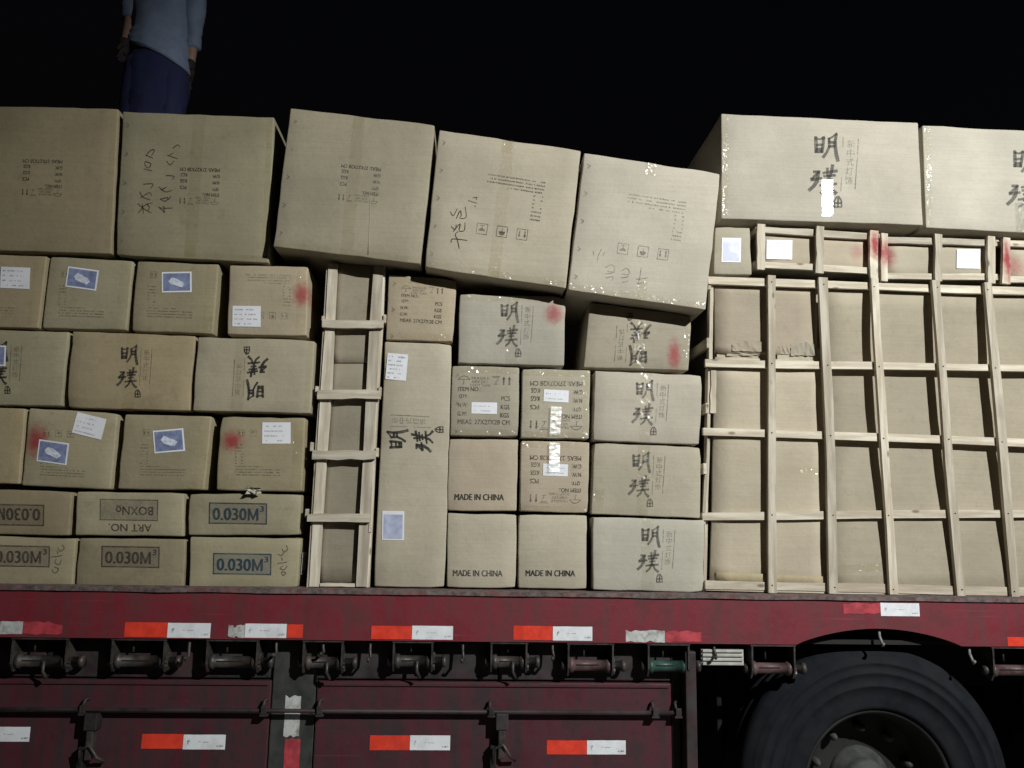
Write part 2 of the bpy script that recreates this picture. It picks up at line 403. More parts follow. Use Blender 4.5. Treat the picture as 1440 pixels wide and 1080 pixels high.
def blue_label(b, cx, cy, w_, h_, ang, pale=False, upright=False):
    p = sheet(b, cx, cy, w_, h_, ang); l = Lay()
    m_ = 2.2; l.rect(-w_/2+m_, -h_/2+(m_ if not upright else 5), w_/2-m_, h_/2-m_)
    mark(b, l, cx, cy, ang, 1, 'blue_pale' if pale else 'blue', .0025, 'printed_panel', parent=p)
    if not pale:
        q = Lay(); rng = random.Random(int(cx))
        pts = [(-.27, -.05), (-.15, -.22), (.0, -.17), (.2, -.02), (.28, .1), (.18, .25), (.02, .22), (-.2, .1)]
        vs = [(x*w_+rng.uniform(-.8, .8), y*h_+rng.uniform(-.8, .8)) for x, y in pts]
        q.add(vs+[(0, 0)], [(i, (i+1) % 8, 8) for i in range(8)])
        mark(b, q, cx, cy, ang, 1, 'picture', .0034, 'product_picture', parent=p)
def strip(b, x0, y0, x1, y1, wid, mat='tape', off=.0020, name='tape', n=10, tilt=0.0):
    ln = math.hypot(x1-x0, y1-y0)
    return sheet(b, (x0+x1)/2, (y0+y1)/2, ln, wid, math.degrees(math.atan2(y1-y0, x1-x0)), mat, off, name, n, 2, None, tilt)
def edge_tape(b, side, wid=9, mat='film', inset=2):
    """clear tape pressed along one edge of the front face"""
    q = b.quad; i = {'t': (0, 1), 'r': (1, 2), 'b': (3, 2), 'l': (0, 3)}[side]; a, c = Vector(q[i[0]]), Vector(q[i[1]])
    mid = Vector((sum(k[0] for k in q)/4, sum(k[1] for k in q)/4)); d = (c-a).normalized(); nn = Vector((-d.y, d.x))
    if (mid-a).dot(nn) < 0: nn = -nn
    a2 = a+nn*(wid/2+inset)+d*3; c2 = c+nn*(wid/2+inset)-d*3
    strip(b, a2.x, a2.y, c2.x, c2.y, wid, mat)

# the brush-lettered brand mark (two brush characters, ruled side column, seal)
def brand_layout():
    l = Lay(); z = lambda x, y: ((x-300)/10.8, (y-520)/10.8)
    for pts, ww in [
        ([(203, 190), (208, 270), (212, 350)], (26, 30, 26)), ([(200, 205), (250, 212), (292, 192)], (20, 16, 30)), ([(287, 192), (284, 270), (272, 348)], (26, 26, 28)),
        ([(212, 275), (278, 268)], 22), ([(210, 318), (275, 312)], 18), ([(208, 345), (275, 342)], 28),
        ([(345, 205), (385, 180), (425, 145)], (18, 16, 22)), ([(345, 200), (350, 290), (325, 350), (290, 402)], (22, 24, 22, 26)),
        ([(425, 148), (412, 220), (416, 300), (428, 370), (446, 434)], (20, 26, 30, 32, 30)), ([(348, 238), (412, 243)], 26), ([(348, 285), (412, 280)], 24),
        ([(195, 562), (255, 560)], 24), ([(250, 558), (212, 600), (178, 640)], (20, 22, 26)), ([(172, 645), (225, 640), (278, 628)], (30, 26, 20)), ([(245, 570), (232, 660), (200, 715), (155, 758)], (24, 34, 30, 30)),
        ([(295, 572), (360, 560), (438, 545)], (18, 24, 26)), ([(338, 522), (342, 600)], 22), ([(392, 488), (382, 550), (368, 610)], (26, 28, 22)), ([(305, 606), (420, 592)], 22),
        ([(320, 645), (392, 636)], 20), ([(352, 600), (350, 690)], 26), ([(268, 705), (350, 690), (438, 684)], (18, 24, 22)), ([(345, 690), (322, 745), (278, 786)], (26, 24, 20)), ([(368, 690), (395, 745), (438, 782)], (22, 22, 34))]:
        l.stroke([z(*p) for p in pts], [k*1.3/10.8 for k in ww] if isinstance(ww, tuple) else ww*1.25/10.8)
    for pts in ([(430, 925), (425, 870), (445, 825), (470, 815), (500, 860), (508, 925), (428, 930)], [(435, 885), (500, 885)], [(465, 835), (467, 925)]):
        l.stroke([z(*p) for p in pts], 1.7)
    f = Lay()
    f.stroke([z(497, 185), z(490, 760)], .8); f.stroke([z(660, 195), z(642, 730)], 1.1)
    for i, ch in enumerate('新中式灯饰'): f.text(ch, *z(585-i*4, 250+i*98), 7.6, 8.0)
    return l, f
BRAND, BRANDF = brand_layout()
def brand(b, cx, cy, ang=0, sc=1.0, mat='ink', fm='ink_faint', sx=1.0):
    mark(b, BRAND, cx, cy, ang, sc, mat, .0011, 'brush_lettering', sx); mark(b, BRANDF, cx, cy, ang, sc, fm, .0011, 'small_print', sx)

def arrows(l, x, y, h):
    for k in (0, 1):
        xx = x+k*8; l.rect(xx-1, y-h/2+3, xx+1, y+h/2); l.add([(xx-2.2, y-h/2+4), (xx, y-h/2), (xx+2.2, y-h/2+4)], [(0, 1, 2)])
def shipping_layout():
    """block of shipping marks, upright, about 74 x 72 px"""
    l = Lay(); f = Lay(); u = Lay()
    for i, t in enumerate(('FRAGILE', 'KEEP DRY', "DON'T TURN")): f.text(t, -6, -34+i*5, (24, 22, 28)[i], 3.6)
    f.stroke([(-37, -32), (-33, -36), (-29, -37), (-25, -36), (-21, -32)], .9); f.stroke([(-37, -32), (-21, -32)], .7); f.stroke([(-29, -32), (-29, -26), (-31, -25)], .8)
    f.stroke([(10, -37), (22, -37)], .8); f.stroke([(12, -35), (20, -35), (18, -31), (16, -30), (16, -26)], .8); f.stroke([(13, -26), (19, -26)], .8)
    arrows(f, 27, -31, 12)
    l.text('ITEM NO.:', -21, -18.5, 31, 6, .3); l.text('QTY:', -29.5, -8, 12, 6, .3); l.text('N.W:', -30, 4, 13, 6, .3); l.text('G.W:', -30.5, 16, 13, 6, .3)
    u.text('PCS', 30, -6, 12, 6.5, .3); u.text('KGS', 29.5, 6, 12, 6.5, .3); u.text('KGS', 29, 17.5, 12, 6.5, .3); l.text('MEAS: 27X27X28 CM', 0, 27.5, 73, 6.5, .3)
    return l, f, u
SHIP, SHIPF, SHIPU = shipping_layout()
def shipping(b, cx, cy, ang, sc=1.0, mat='ink_mid', fm='ink_faint', sx=1.0):
    mark(b, SHIP, cx, cy, ang, sc, mat, .0011, 'shipping_marks', sx); mark(b, SHIPU, cx, cy, ang, sc, mat, .0011, 'unit_marks', sx); mark(b, SHIPF, cx, cy, ang, sc, fm, .0011, 'handling_marks', sx)
def handling_layout(seed):
    """upright: icons on top, a short column of rows, then long lines of tiny print; about 84 x 74 px"""
    l = Lay(); rng = random.Random(seed)
    for k in range(7): l.microline(-41, -27 if k < 3 else -38, -18+k*5.6, 2.6, rng, .12)
    for k in range(3, 7): l.microline(-30, -27, -18+k*5.6, 2.6, rng, .1)
    l.microline(-41, 10, 21, 2.4, rng, .3)
    for k in range(3): l.microline(-41, 41, 26+k*5, 2.4, rng, .15)
    return l
def icon_layouts():
    out = []
    for k in range(3):
        l = Lay(); c = -30+k*29; l.frame(c-8, -8, c+8, 8, 1.0); out.append(l)
    arrows(out[0], -34, 0, 10); l = out[1]; l.disc(-1, -1, 4.4, 4.4, 180, 360, 10); l.rect(-5.4, -1.2, 3.4, .2); l.rect(-1.4, 0, -.6, 4.6)
    l = out[2]; l.disc(28, -3, 4.6, 4, 0, 180, 10); l.rect(27.4, 0, 28.6, 5); l.rect(25, 4.4, 31, 5.4)
    return out
ICONS = icon_layouts()
def icons(b, cx, cy, a, sc, mat):
    for l in ICONS: mark(b, l, cx, cy, a, sc, mat, name='handling_icon')

def C(key, label, quad, **k):
    b = carton(key, label, quad, **k); b.quad = quad; return b

# =========================================================================== ground and trailer
DECK = Z(829, 0, 730) - .002
M['asphalt'] = plain('worn_concrete', (.27, .265, .25), .85, var=.2, scale=60, bmp=.4, dirtcol=(.09, .088, .082), dirt=.5, dscale=.7)
GZ = at(1241, 1114, -.04).z-.525
mb = MB(); mb.add([(-600, -600, GZ), (600, -600, GZ), (600, 600, GZ), (-600, 600, GZ)], [(0, 1, 2, 3)])
tag(mb.build('ground', M['asphalt']), kind='structure')

def painted(name, col, dirt, amt):
    m, nt, N, L, B = newmat(name)
    run = nz(nt, coords(nt, (22, 22, 1.6)), 1, 5, .6); cl = nz(nt, coords(nt, (1, 1, 1)), 7, 8, .72); ch = nz(nt, coords(nt, (1, 1, 1)), 55, 5, .7); sc_ = nz(nt, coords(nt, (2.5, 2.5, 120)), 1, 2)
    c = mixc(nt, mrange(nt, run, .38, .68, 0, amt), col, dirt)
    c = mixc(nt, mrange(nt, cl, .48, .66, 0, amt*.8), c, tuple(k*.8 for k in dirt))
    c = mixc(nt, mrange(nt, sc_, .68, .74, 0, .35), c, tuple(min(1, k*1.7+.02) for k in col))
    c = mixc(nt, mrange(nt, ch, .655, .68, 0, .8), c, (.055, .035, .028))
    L.new(c, B.inputs['Base Color']); L.new(mrange(nt, cl, .3, .7, .42, .8), B.inputs['Roughness']); B.inputs['Specular IOR Level'].default_value = .35
    L.new(bump(nt, ch, .25, .003, bump(nt, cl, .15, .006)), B.inputs['Normal'])
    return m
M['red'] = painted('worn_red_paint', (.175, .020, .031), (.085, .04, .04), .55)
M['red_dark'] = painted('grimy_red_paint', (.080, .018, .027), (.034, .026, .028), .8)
M['grime'] = plain('greasy_grey_steel', (.030, .025, .026), .6, var=.4, scale=12, dirtcol=(.06, .02, .024), dirt=.6, dscale=9, bmp=.2)
M['steel'] = plain('dark_winch_steel', (.036, .032, .030), .5, var=.4, scale=30, spec=.5, dirtcol=(.075, .05, .04), dirt=.6, dscale=14, bmp=.2)
M['drumred'] = plain('dull_red_drum', (.085, .05, .05), .5, var=.3, scale=30, bmp=.2); M['drumgreen'] = plain('green_drum', (.025, .06, .05), .45, var=.3, scale=30, bmp=.2)
M['edge'] = plain('scuffed_deck_edge', (.12, .095, .09), .8, var=.5, scale=40, bmp=.5, dirtcol=(.2, .06, .06), dirt=.6, dscale=12)
M['greenpost'] = plain('grey_green_post', (.038, .040, .036), .6, var=.3, scale=15, dirtcol=(.05, .04, .04), dirt=.6)
M['rwhite'] = plain('reflective_white', (.78, .80, .84), .35, var=.05, scale=30, dirtcol=(.55, .55, .56), dirt=.5, dscale=16); M['rred'] = plain('reflective_red', (.72, .055, .03), .35, var=.12, scale=30, dirtcol=(.5, .05, .04), dirt=.5, dscale=16)
M['rwhite_old'] = plain('reflective_white_worn', (.50, .51, .50), .5, var=.15, scale=30, dirtcol=(.12, .09, .09), dirt=.75, dscale=22); M['rred_old'] = plain('reflective_red_worn', (.42, .05, .065), .5, var=.2, scale=30, dirtcol=(.2, .035, .045), dirt=.8, dscale=14)
M['rubber'] = plain('tyre_rubber', (.010, .0115, .015), .85, var=.3, scale=18, bmp=.15, dirtcol=(.018, .019, .021), dirt=.5, dscale=7, spec=.12)
M['black'] = plain('chassis_black', (.012, .0115, .0115), .7, var=.3, scale=10)
M['hookgrey'] = plain('grey_hook', (.2, .2, .19), .5); M['lampwhite'] = plain('grey_white_plastic', (.42, .42, .39), .5, var=.15, scale=30)

YR = -.10                                                   # outer face of the side rail
trailer = empty('flatbed_trailer', (0, 1.1, 0)); tag(trailer, 'dark red flatbed cargo trailer carrying the cartons and wooden crates', 'trailer')
XL, XR = -3.6, 4.2
zb = Z(902, YR, 640)                                        # bottom of the rail
wc = at(1241, 1114, YR+.06); WR, RR = .518, .28
deck = MB(); deck.box(XL, XR, YR+.05, 2.35, DECK-.12, DECK, .004); deck.build('deck', M['edge'], trailer)
# the rail, with the arch over the wheel
ax0, ax1, atop = X(1120, YR, 900), X(1352, YR, 905), Z(884, YR, 1235)
pts = [(XL, zb)]
for i in range(25):
    t = i/24; pts.append((ax0+(ax1-ax0)*t, zb+(atop-zb)*math.sin(math.pi*t)**.8))
pts += [(XR, zb), (XR, DECK-.014), (XL, DECK-.014)]
mb = MB(); mb.prism(pts, YR, YR+.05); mb.build('side_rail', M['red'], trailer)
mb = MB(); NS = 90                                           # lip along the top of the rail, dented
rings = []
for i in range(NS+1):
    x = XL+(XR-XL)*i/NS; d = .003*noise.noise(Vector((x*5, 1, 2))); e = .004*noise.noise(Vector((x*8, 7, 2)))
    rings.append([Vector((x, YR-.008+e, DECK-.013+d)), Vector((x, YR-.008+e, DECK+.001+d)), Vector((x, YR+.055, DECK+.003)), Vector((x, YR+.055, DECK-.012))])
mb.ring_loft(rings, smooth=False); mb.build('deck_lip', M['edge'], trailer)
mb = MB(); mb.box(XL, XR, YR+.05, YR+.08, zb-.004, zb+.012); mb.build('rail_flange', M['black'], trailer)
for y in (.62, 1.55):
    mb = MB(); mb.box(XL, XR, y, y+.12, DECK-.45, DECK-.125, .006); mb.build('chassis_beam', M['black'], trailer)
for k in range(13):
    x = XL+.25+k*.6; mb = MB(); mb.box(x, x+.07, YR+.27, 2.3, DECK-.22, DECK-.123); mb.build('cross_member', M['black'], trailer)
# dull block of steel behind the winches, side box doors under the bed
YP = YR+.062
xpe = X(975, YP, 1000)
def prect(px0, py0, px1, py1, Y, pyx=None):
    pm = (py0+py1)/2; xm = (px0+px1)/2
    return X(px0, Y, pm), X(px1, Y, pm), Z(py1, Y, xm), Z(py0, Y, xm)
def pbox(name, r, y0, y1, mat, parent=trailer, b=.004):
    m_ = MB(); m_.box(r[0], r[1], y0, y1, r[2], r[3], b); return m_.build(name, M[mat], parent)
zl = Z(957, YP, 500)
ZB = .42                                                    # bottom of the side boxes, below the picture
for (a, c_) in ((-700, -330), (-328, 60), (62, 380), (443, 700), (702, 944)):
    pbox('header_plate', (X(a, YP, 940), X(c_, YP, 940), zl+.004, zb-.008), YP+.012, YP+.05, 'grime')
x378, x443, x945 = X(379, YP, 1000), X(444, YP, 1000), X(944, YP, 1000)
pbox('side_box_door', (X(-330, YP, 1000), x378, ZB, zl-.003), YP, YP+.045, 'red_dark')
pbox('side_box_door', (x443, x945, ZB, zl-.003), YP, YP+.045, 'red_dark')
pbox('door_post', (x378+.004, x443-.004, ZB, zb-.006), YP+.006, YP+.05, 'greenpost')
pbox('end_post', (X(946, YP, 1000), X(958, YP, 1000), ZB, zb-.006), YP+.012, YP+.08, 'grime')
pbox('end_post', (X(960, YP, 1000), xpe, ZB, zb-.03), YP-.05, YP+.02, 'grime')
pbox('side_box_back', (X(-330, YP, 1000), xpe-.02, ZB, zb-.012), YP+.52, YP+.54, 'black'); pbox('side_box_end', (xpe-.05, xpe-.03, ZB, zb-.012), YP+.085, YP+.515, 'black')
# pressed rim round each door
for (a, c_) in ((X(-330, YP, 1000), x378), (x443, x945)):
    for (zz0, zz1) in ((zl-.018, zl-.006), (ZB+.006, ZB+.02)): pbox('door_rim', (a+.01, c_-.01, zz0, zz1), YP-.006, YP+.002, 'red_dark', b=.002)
# locking rod with its brackets and latches
zr = Z(1000, YP-.03, 480)
mb = MB(); mb.tube([(X(-330, YP), YP-.03, zr), (X(958, YP-.03, 1000), YP-.03, zr)], .0075, 10); rod = mb.build('locking_rod', M['grime'], trailer)
for px in (118, 372, 450, 691, 921, 953):
    x = X(px, YP-.03, 1000); mb = MB(); mb.box(x-.014, x+.014, YP-.044, YP-.004, zr-.017, zr-.009, .002); mb.box(x-.010, x+.010, YP-.046, YP-.040, zr-.0088, zr+.018, .002)
    mb.tube([(x-.006, YP-.03, zr+.012), (x-.006, YP-.012, zr+.030), (x+.004, YP-.001, zr+.034)], .006, 8); mb.build('rod_bracket', M['grime'], trailer)
for px, py in ((131, 1008), (706, 1008)):
    x, z = X(px, YP-.03, py), Z(py, YP-.03, px)
    mb = MB(); mb.box(x-.022, x+.022, YP-.05, YP-.002, z-.042, z+.014, .004); lt = mb.build('latch', M['grime'], trailer)
    mb = MB(); mb.box(x-.012, x+.012, YP-.045, YP-.015, z-.14, z-.043, .004); mb.tube([(x-.03, YP-.03, z-.16), (x-.028, YP-.045, z-.105), (x+.005, YP-.05, z-.09), (x+.03, YP-.045, z-.13), (x+.05, YP-.02, z-.15)], .006, 8); mb.build('latch_handle', M['steel'], lt)
    mb = MB(); mb.box(x-.04, x-.018, YP-.035, YP-.005, z-.22, z-.10, .004); mb.build('hasp', M['black'], lt)
# winches hung under the rail
def winch(px0, px1, pyd, mat, crank):
    Yw = YR+.02; x0, x1 = X(px0, Yw, 915), X(px1, Yw, 915); zt = zb-.001; zd = Z(pyd, Yw, (px0+px1)/2); rd = .020
    mb = MB(); mb.box(x0-.006, x1+.006, YR+.004, YR+.075, zt-.007, zt, .001)
    br = mb.build('winch', M['steel'], trailer)
    for x in (x0, x1):
        mb = MB(); pts = [(YR+.004, zt-.008), (YR+.075, zt-.008), (YR+.072, zd+.01), (YR+.06, zd-.03), (YR+.025, zd-.034), (YR+.006, zd-.005)]
        mb.add([(x-.003, p[0], p[1]) for p in pts]+[(x+.003, p[0], p[1]) for p in pts], [tuple(range(6)), tuple(range(11, 5, -1))]+[(i, i+6, (i+1) % 6+6, (i+1) % 6) for i in range(6)])
        mb.build('side_plate', M['steel'], br)
    yc = YR+.040
    mb = MB(); mb.tube([(x0+.0035, yc, zd), (x0+.02, yc, zd), (x0+.022, yc, zd), (x1-.022, yc, zd), (x1-.02, yc, zd), (x1-.0035, yc, zd)], [.026, .026, rd, rd, .026, .026], 16)
    mb.build('drum', M[mat], br)
    mb = MB(); mb.box(x0+.03, x1-.05, yc-rd-.0015, yc-rd+.002, zd+.003, zd+.007); mb.build('strap_slot', M['black'], br)
    mb = MB(); n = 12; pr = [((.024 if i % 2 else .031)*math.cos(math.pi*i/n), (.024 if i % 2 else .031)*math.sin(math.pi*i/n)) for i in range(2*n)]
    mb.add([(x1+.0035, yc+a, zd+c_) for a, c_ in pr]+[(x1+.010, yc+a, zd+c_) for a, c_ in pr], [tuple(range(2*n)), tuple(range(4*n-1, 2*n-1, -1))]+[(i, i+2*n, (i+1) % (2*n)+2*n, (i+1) % (2*n)) for i in range(2*n)])
    mb.build('ratchet_wheel', M['steel'], br)
    mb = MB(); mb.tube([(x1+.0105, yc, zd), (x1+.035, yc, zd), (x1+.036, yc, zd), (x1+.05, yc, zd)], [.016, .016, .021, .021], 12); mb.build('crank_socket', M['steel'], br)
    mb = MB(); mb.tube([(x0-.0035, yc, zd), (x0-.022, yc, zd)], .017, 10); mb.build('drum_end', M['steel'], br)
    if crank:
        xm = (x0+x1)/2+.015; mb = MB(); mb.tube([(xm, yc-rd-.004, zd+.004), (xm, yc-rd-.006, zd-.03), (xm+.012, yc-.02, zd-.055)], .006, 8); mb.build('strap_hook', M['steel'], br)
    mb = MB(); mb.tube([(x0+.06, YR+.04, zt-.008), (x0+.06, YR+.04, zd+rd+.012)], .0035, 6); mb.build('tension_pin', M['steel'], br)
for a in ((20, 96, 931, 'steel', 1), (160, 233, 931, 'steel', 0), (293, 363, 932, 'steel', 0), (428, 482, 933, 'steel', 1), (554, 608, 931, 'steel', 1), (691, 740, 932, 'steel', 1), (799, 861, 937, 'drumred', 0), (911, 967, 938, 'drumgreen', 0), (1056, 1115, 941, 'drumred', 0), (1393, 1455, 944, 'drumred', 0), (-110, -40, 931, 'steel', 0)):
    winch(*a)
for px, py0, ln in ((267, 898, .07), (389, 898, .055), (455, 899, .05), (521, 900, .07), (651, 901, .07), (777, 902, .06), (1004, 905, .05), (1236, 883, .06), (1363, 914, .06)):
    x = X(px, YR+.02, py0); z0 = zb if px != 1236 else atop
    mb = MB(); mb.tube([(x, YR+.022, z0+.001), (x, YR+.02, z0-ln*.5), (x+.004, YR+.012, z0-ln*.85), (x-.002, YR-.004, z0-ln), (x-.003, YR-.014, z0-ln*.85)], .0055, 8); mb.build('rope_hook', M['steel' if px < 1200 else 'hookgrey'], trailer)
# ribbed pale plate beside the green winch
r = prect(986, 912, 1046, 936, YR+.03)
pl = pbox('ribbed_plate', r, YR+.03, YR+.045, 'lampwhite')
for k in range(4):
    z = r[2]+(r[3]-r[2])*(k+.5)/4; pbox('rib', (r[0]+.004, r[1]-.004, z-.005, z+.005), YR+.022, YR+.0305, 'lampwhite', pl, .002)
pbox('plate_bracket', (r[0]+.02, r[0]+.05, r[3]-.03, zb-.006), YR+.047, YR+.055, 'steel')
# reflective tape: (px0, py0, px1, py1, colour, on the rail?)
TAPES = [(-28, 873, 32, 893, 'rwhite_old', 1), (32.5, 873, 88, 893, 'rred_old', 1), (175, 875, 235, 896, 'rred', 1), (235.5, 876, 296, 897, 'rwhite', 1), (321, 877, 344, 897, 'rwhite_old', 1), (344.5, 877, 403, 897, 'rwhite', 1), (403.5, 878, 426, 897, 'rred', 1),
         (522, 880, 579, 899, 'rred', 1), (579.5, 880, 637, 899.5, 'rwhite', 1), (722, 880, 777, 900, 'rred', 1), (777.5, 881, 833, 901, 'rwhite', 1), (880, 885, 935, 904, 'rwhite_old', 1), (935.5, 886, 986, 904, 'rred_old', 1),
         (1186, 847, 1238, 864, 'rred_old', 1), (1238.5, 848, 1293, 866.5, 'rwhite', 1), (1417, 896, 1472, 911, 'rred', 1), (1472.5, 896, 1530, 912, 'rwhite', 1),
         (-16, 1022, 42, 1043, 'rwhite', 0), (-75, 1022, -16.5, 1043, 'rred', 0), (199, 1032, 257, 1053, 'rred', 0), (257.5, 1033, 317, 1054, 'rwhite', 0), (520, 1034, 576, 1055, 'rred', 0), (576.5, 1034, 633, 1055, 'rwhite', 0), (769, 1041, 825, 1061, 'rred', 0), (825.5, 1041, 880, 1061, 'rwhite', 0),
         (400, 977, 422, 1037, 'rwhite_old', 2), (399, 1037.5, 421, 1100, 'rred_old', 2)]
for (a, c_, d, e, mt, onr) in TAPES:
    Yt = {1: YR-.0015, 0: YP-.0015, 2: YP+.0045}[onr]
    q = [at(a, c_, Yt), at(d, c_, Yt), at(d, e, Yt), at(a, e, Yt)]; rg = random.Random(int(a*3+c_))
    x0 = (q[0].x+q[3].x)/2; x1 = (q[1].x+q[2].x)/2; z1 = (q[0].z+q[1].z)/2; z0 = (q[2].z+q[3].z)/2
    if onr == 1: z0 = max(z0, zb+.002)
    mb = MB(); n = 8; top = []; bot = []
    jag = .010 if mt.endswith('old') else .0006
    for i in range(n+1):
        x = x0+(x1-x0)*i/n; top.append((x, Yt, z1-abs(rg.gauss(0, jag*.5)))); bot.append((x, Yt, z0+abs(rg.gauss(0, jag*.35))))
    mb.add(top+bot, [(i, i+1, n+2+i, n+1+i) for i in range(n)]); tp = mb.build('reflective_strip', M[mt], trailer)
    if mt == 'rwhite':
        mb = MB(); w_ = x1-x0; h_ = z1-z0
        for (u0, v0, u1, v1) in ((.10, .35, .13, .6), (.12, .5, .16, .66), (.36, .50, .42, .54), (.45, .48, .60, .52), (.80, .18, .84, .28), (.86, .18, .92, .30), (.93, .2, .96, .3)):
            mb.add([(x0+w_*u, Yt-.001, z0+h_*v) for u, v in ((u0, v0), (u1, v0), (u1, v1), (u0, v1))], [(0, 1, 2, 3)])
        mb.build('strip_print', M['ink_faint'], tp, fix=False)
# wheels
def wheel(c, out):
    root = empty('wheel', Vector((c.x, c.y, c.z))-trailer.location, trailer)
    s = 1 if out else -1
    prof = [(.045, RR), (.012, RR+.006), (.004, RR+.02), (.014, RR+.05), (.005, RR+.085), (.001, RR+.088), (.001, RR+.094), (.005, RR+.097), (.002, RR+.13), (-.003, RR+.134), (-.003, RR+.142), (.003, RR+.146), (.006, RR+.165), (.001, RR+.169), (.002, RR+.178), (.010, RR+.183), (.013, RR+.195), (.019, RR+.20), (.028, WR-.028), (.036, WR-.014), (.052, WR-.004), (.07, WR), (.10, WR+.004), (.102, WR-.010), (.112, WR-.010), (.114, WR+.005), (.148, WR+.006), (.15, WR-.010), (.16, WR-.010), (.162, WR+.006), (.20, WR+.004), (.23, WR), (.25, WR-.01), (.275, WR-.06), (.29, RR+.1), (.28, RR+.02), (.25, RR)]
    mb = MB(); mb.lathe(c, prof, 128); mb.build('tyre', M['rubber'], root)
    mb = MB(); mb.lathe(c, [(.030, RR+.006), (.022, RR+.004), (.020, RR-.004), (.03, RR-.012), (.06, RR-.022), (.17, RR-.035), (.185, RR-.05), (.188, .15), (.188, .02)], 64); rim = mb.build('rim', M['black'], root)
    if out:
        mb = MB(); mb.lathe(c, [(.187, .115), (.165, .112), (.155, .09), (.12, .085), (.11, .078), (.104, .07), (.10, .045), (.085, .04), (.083, .001)], 40); mb.build('hub', M['hub'], root)
        for k in range(10):
            a = 2*math.pi*k/10+.3; p = Vector((c.x+.19*math.cos(a), c.y+.186, c.z+.19*math.sin(a)))
            mb = MB(); mb.tube([p, p-Vector((0, .035, 0)), p-Vector((0, .06, 0))], [.017, .017, .009], 6); mb.build('lug_nut', M['hub'], rim)
M['hub'] = plain('dusty_grey_hub', (.045, .048, .045), .7, var=.3, scale=25, bmp=.3, dirtcol=(.06, .055, .05), dirt=.6)
wheel(wc, True); wheel(wc+Vector((0, .33, 0)), False)
wheel(wc+Vector((1.32, 0, 0)), True); wheel(Vector((wc.x, 1.76, wc.z)), False); wheel(Vector((wc.x+1.32, 1.76, wc.z)), False); wheel(Vector((wc.x-3.4, 1.76, wc.z)), False); wheel(Vector((wc.x-4.4, .4, wc.z)), False)
for dx in (0, 1.32):
    mb = MB(); mb.tube([(wc.x+dx, wc.y+.19, wc.z), (wc.x+dx, 2.0, wc.z)], .07, 14); mb.build('axle', M['black'], trailer)
mb = MB(); mb.box(X(1000, .3, 1000), X(1000, .3, 1000)+.02, .22, .62, .28, zb-.02, .004); mb.build('mud_flap', M['rubber'], trailer)

# =========================================================================== cartons, by column
TOP = 'large cartons lying across the top of the load'
L1 = 'cartons stacked in rows on the trailer'
C('B1', 'large olive-brown carton with inverted shipping print, beside the one with two handwritten lines', [(-48, 147), (167, 152), (157, 357), (-58, 351)], mat='old', Y=-.01, depth=.3, group=TOP)
C('B2', 'large brown carton with two handwritten lines left of its small print', [(172, 156), (386, 164), (378, 370), (161, 359)], mat='old', Y=-.015, depth=.3, group=TOP)
C('B3', 'large tilted carton with small inverted shipping print and an upright crease below it', [(408, 151), (612, 175), (592, 372), (383, 347)], mat='tan', Y=-.08, depth=.55, group=TOP)
C('B4', 'large tilted carton with upright pen strokes left of its three boxed icons', [(617, 181), (818, 211), (796, 406), (596, 376)], mat='mid', Y=-.085, depth=.55, group=TOP)
C('B5', 'large tilted pale carton with faint pencil characters under its boxed icons', [(821, 214), (1014, 243), (993, 436), (798, 408)], mat='pale', Y=-.08, depth=.55, group=TOP)
C('B6', 'long pale brush-lettered carton with a shiny tape strip crossing its lettering', [(1014, 159), (1292, 172), (1299, 317), (1014, 308)], mat='pale', Y=-.02, depth=.55, group=TOP)
C('B7', 'long pale brush-lettered carton resting on two small crates, no glare strip', [(1297, 175), (1572, 190), (1580, 336), (1302, 320)], mat='pale', Y=-.015, depth=.55, group=TOP)
C('C1', 'square brown carton with only a white label at its top corner', [(-62, 355), (66, 360), (54, 462), (-74, 459)], mat='old', group=L1)
C('C2', 'square brown carton with a tilted blue picture label above its small print, upper row', [(70, 360), (188, 366), (178, 465), (58, 462)], mat='old', Y=.01, group=L1, r=.008)
C('C3', 'square brown carton with a straight blue picture label at its top, upper row', [(192, 366), (308, 371), (300, 470), (183, 466)], mat='old', Y=.005, group=L1, r=.008)
C('C4', 'square brown carton with red spray spot and white label, beside the narrow crate', [(322, 372), (434, 374), (432, 473), (318, 471)], mat='C4', Y=0, group=L1, r=.008)
C('D1', 'wide brown carton with blue label over its brush lettering', [(-80, 461), (97, 466), (87, 572), (-88, 568)], mat='old', Y=.005, group=L1)
C('D2', 'wide brown carton with upright brush lettering under the blue-labelled boxes', [(101, 465), (275, 472), (267, 578), (92, 574)], mat='old', Y=0, group=L1)
C('D3', 'wide brown carton with upside-down black brush lettering, no spray mark', [(277, 473), (444, 478), (437, 582), (270, 578)], mat='tan', Y=-.005, group=L1)
C('E1', 'brown carton with no print showing, right next to the carton with two labels', [(-90, 569), (36, 574), (27, 681), (-98, 678)], mat='old', Y=.005, group=L1)
C('E2', 'brown carton with red spray, a white label and a blue label', [(40, 573), (166, 581), (156, 689), (29, 683)], mat='E2', Y=.01, group=L1, r=.008)
C('E3', 'brown carton with one blue label in the row above the cubic-metre boxes', [(175, 582), (298, 585), (288, 690), (164, 688)], mat='old', Y=.008, group=L1, r=.007)
C('E4', 'brown carton with red spray spot and white label above crumpled tape', [(310, 585), (430, 587), (425, 692), (302, 690)], mat='E4', Y=.004, group=L1, r=.008)
C('F1', 'flat carton with an inverted 0.030 panel', [(-55, 686), (102, 691), (97, 754), (-62, 750)], mat='old', Y=.006, group=L1, r=.007)
C('F2', 'flat carton with inverted ART NO. and box number print', [(107, 691), (259, 693), (258, 755), (105, 753)], mat='old', Y=.004, group=L1, r=.007)
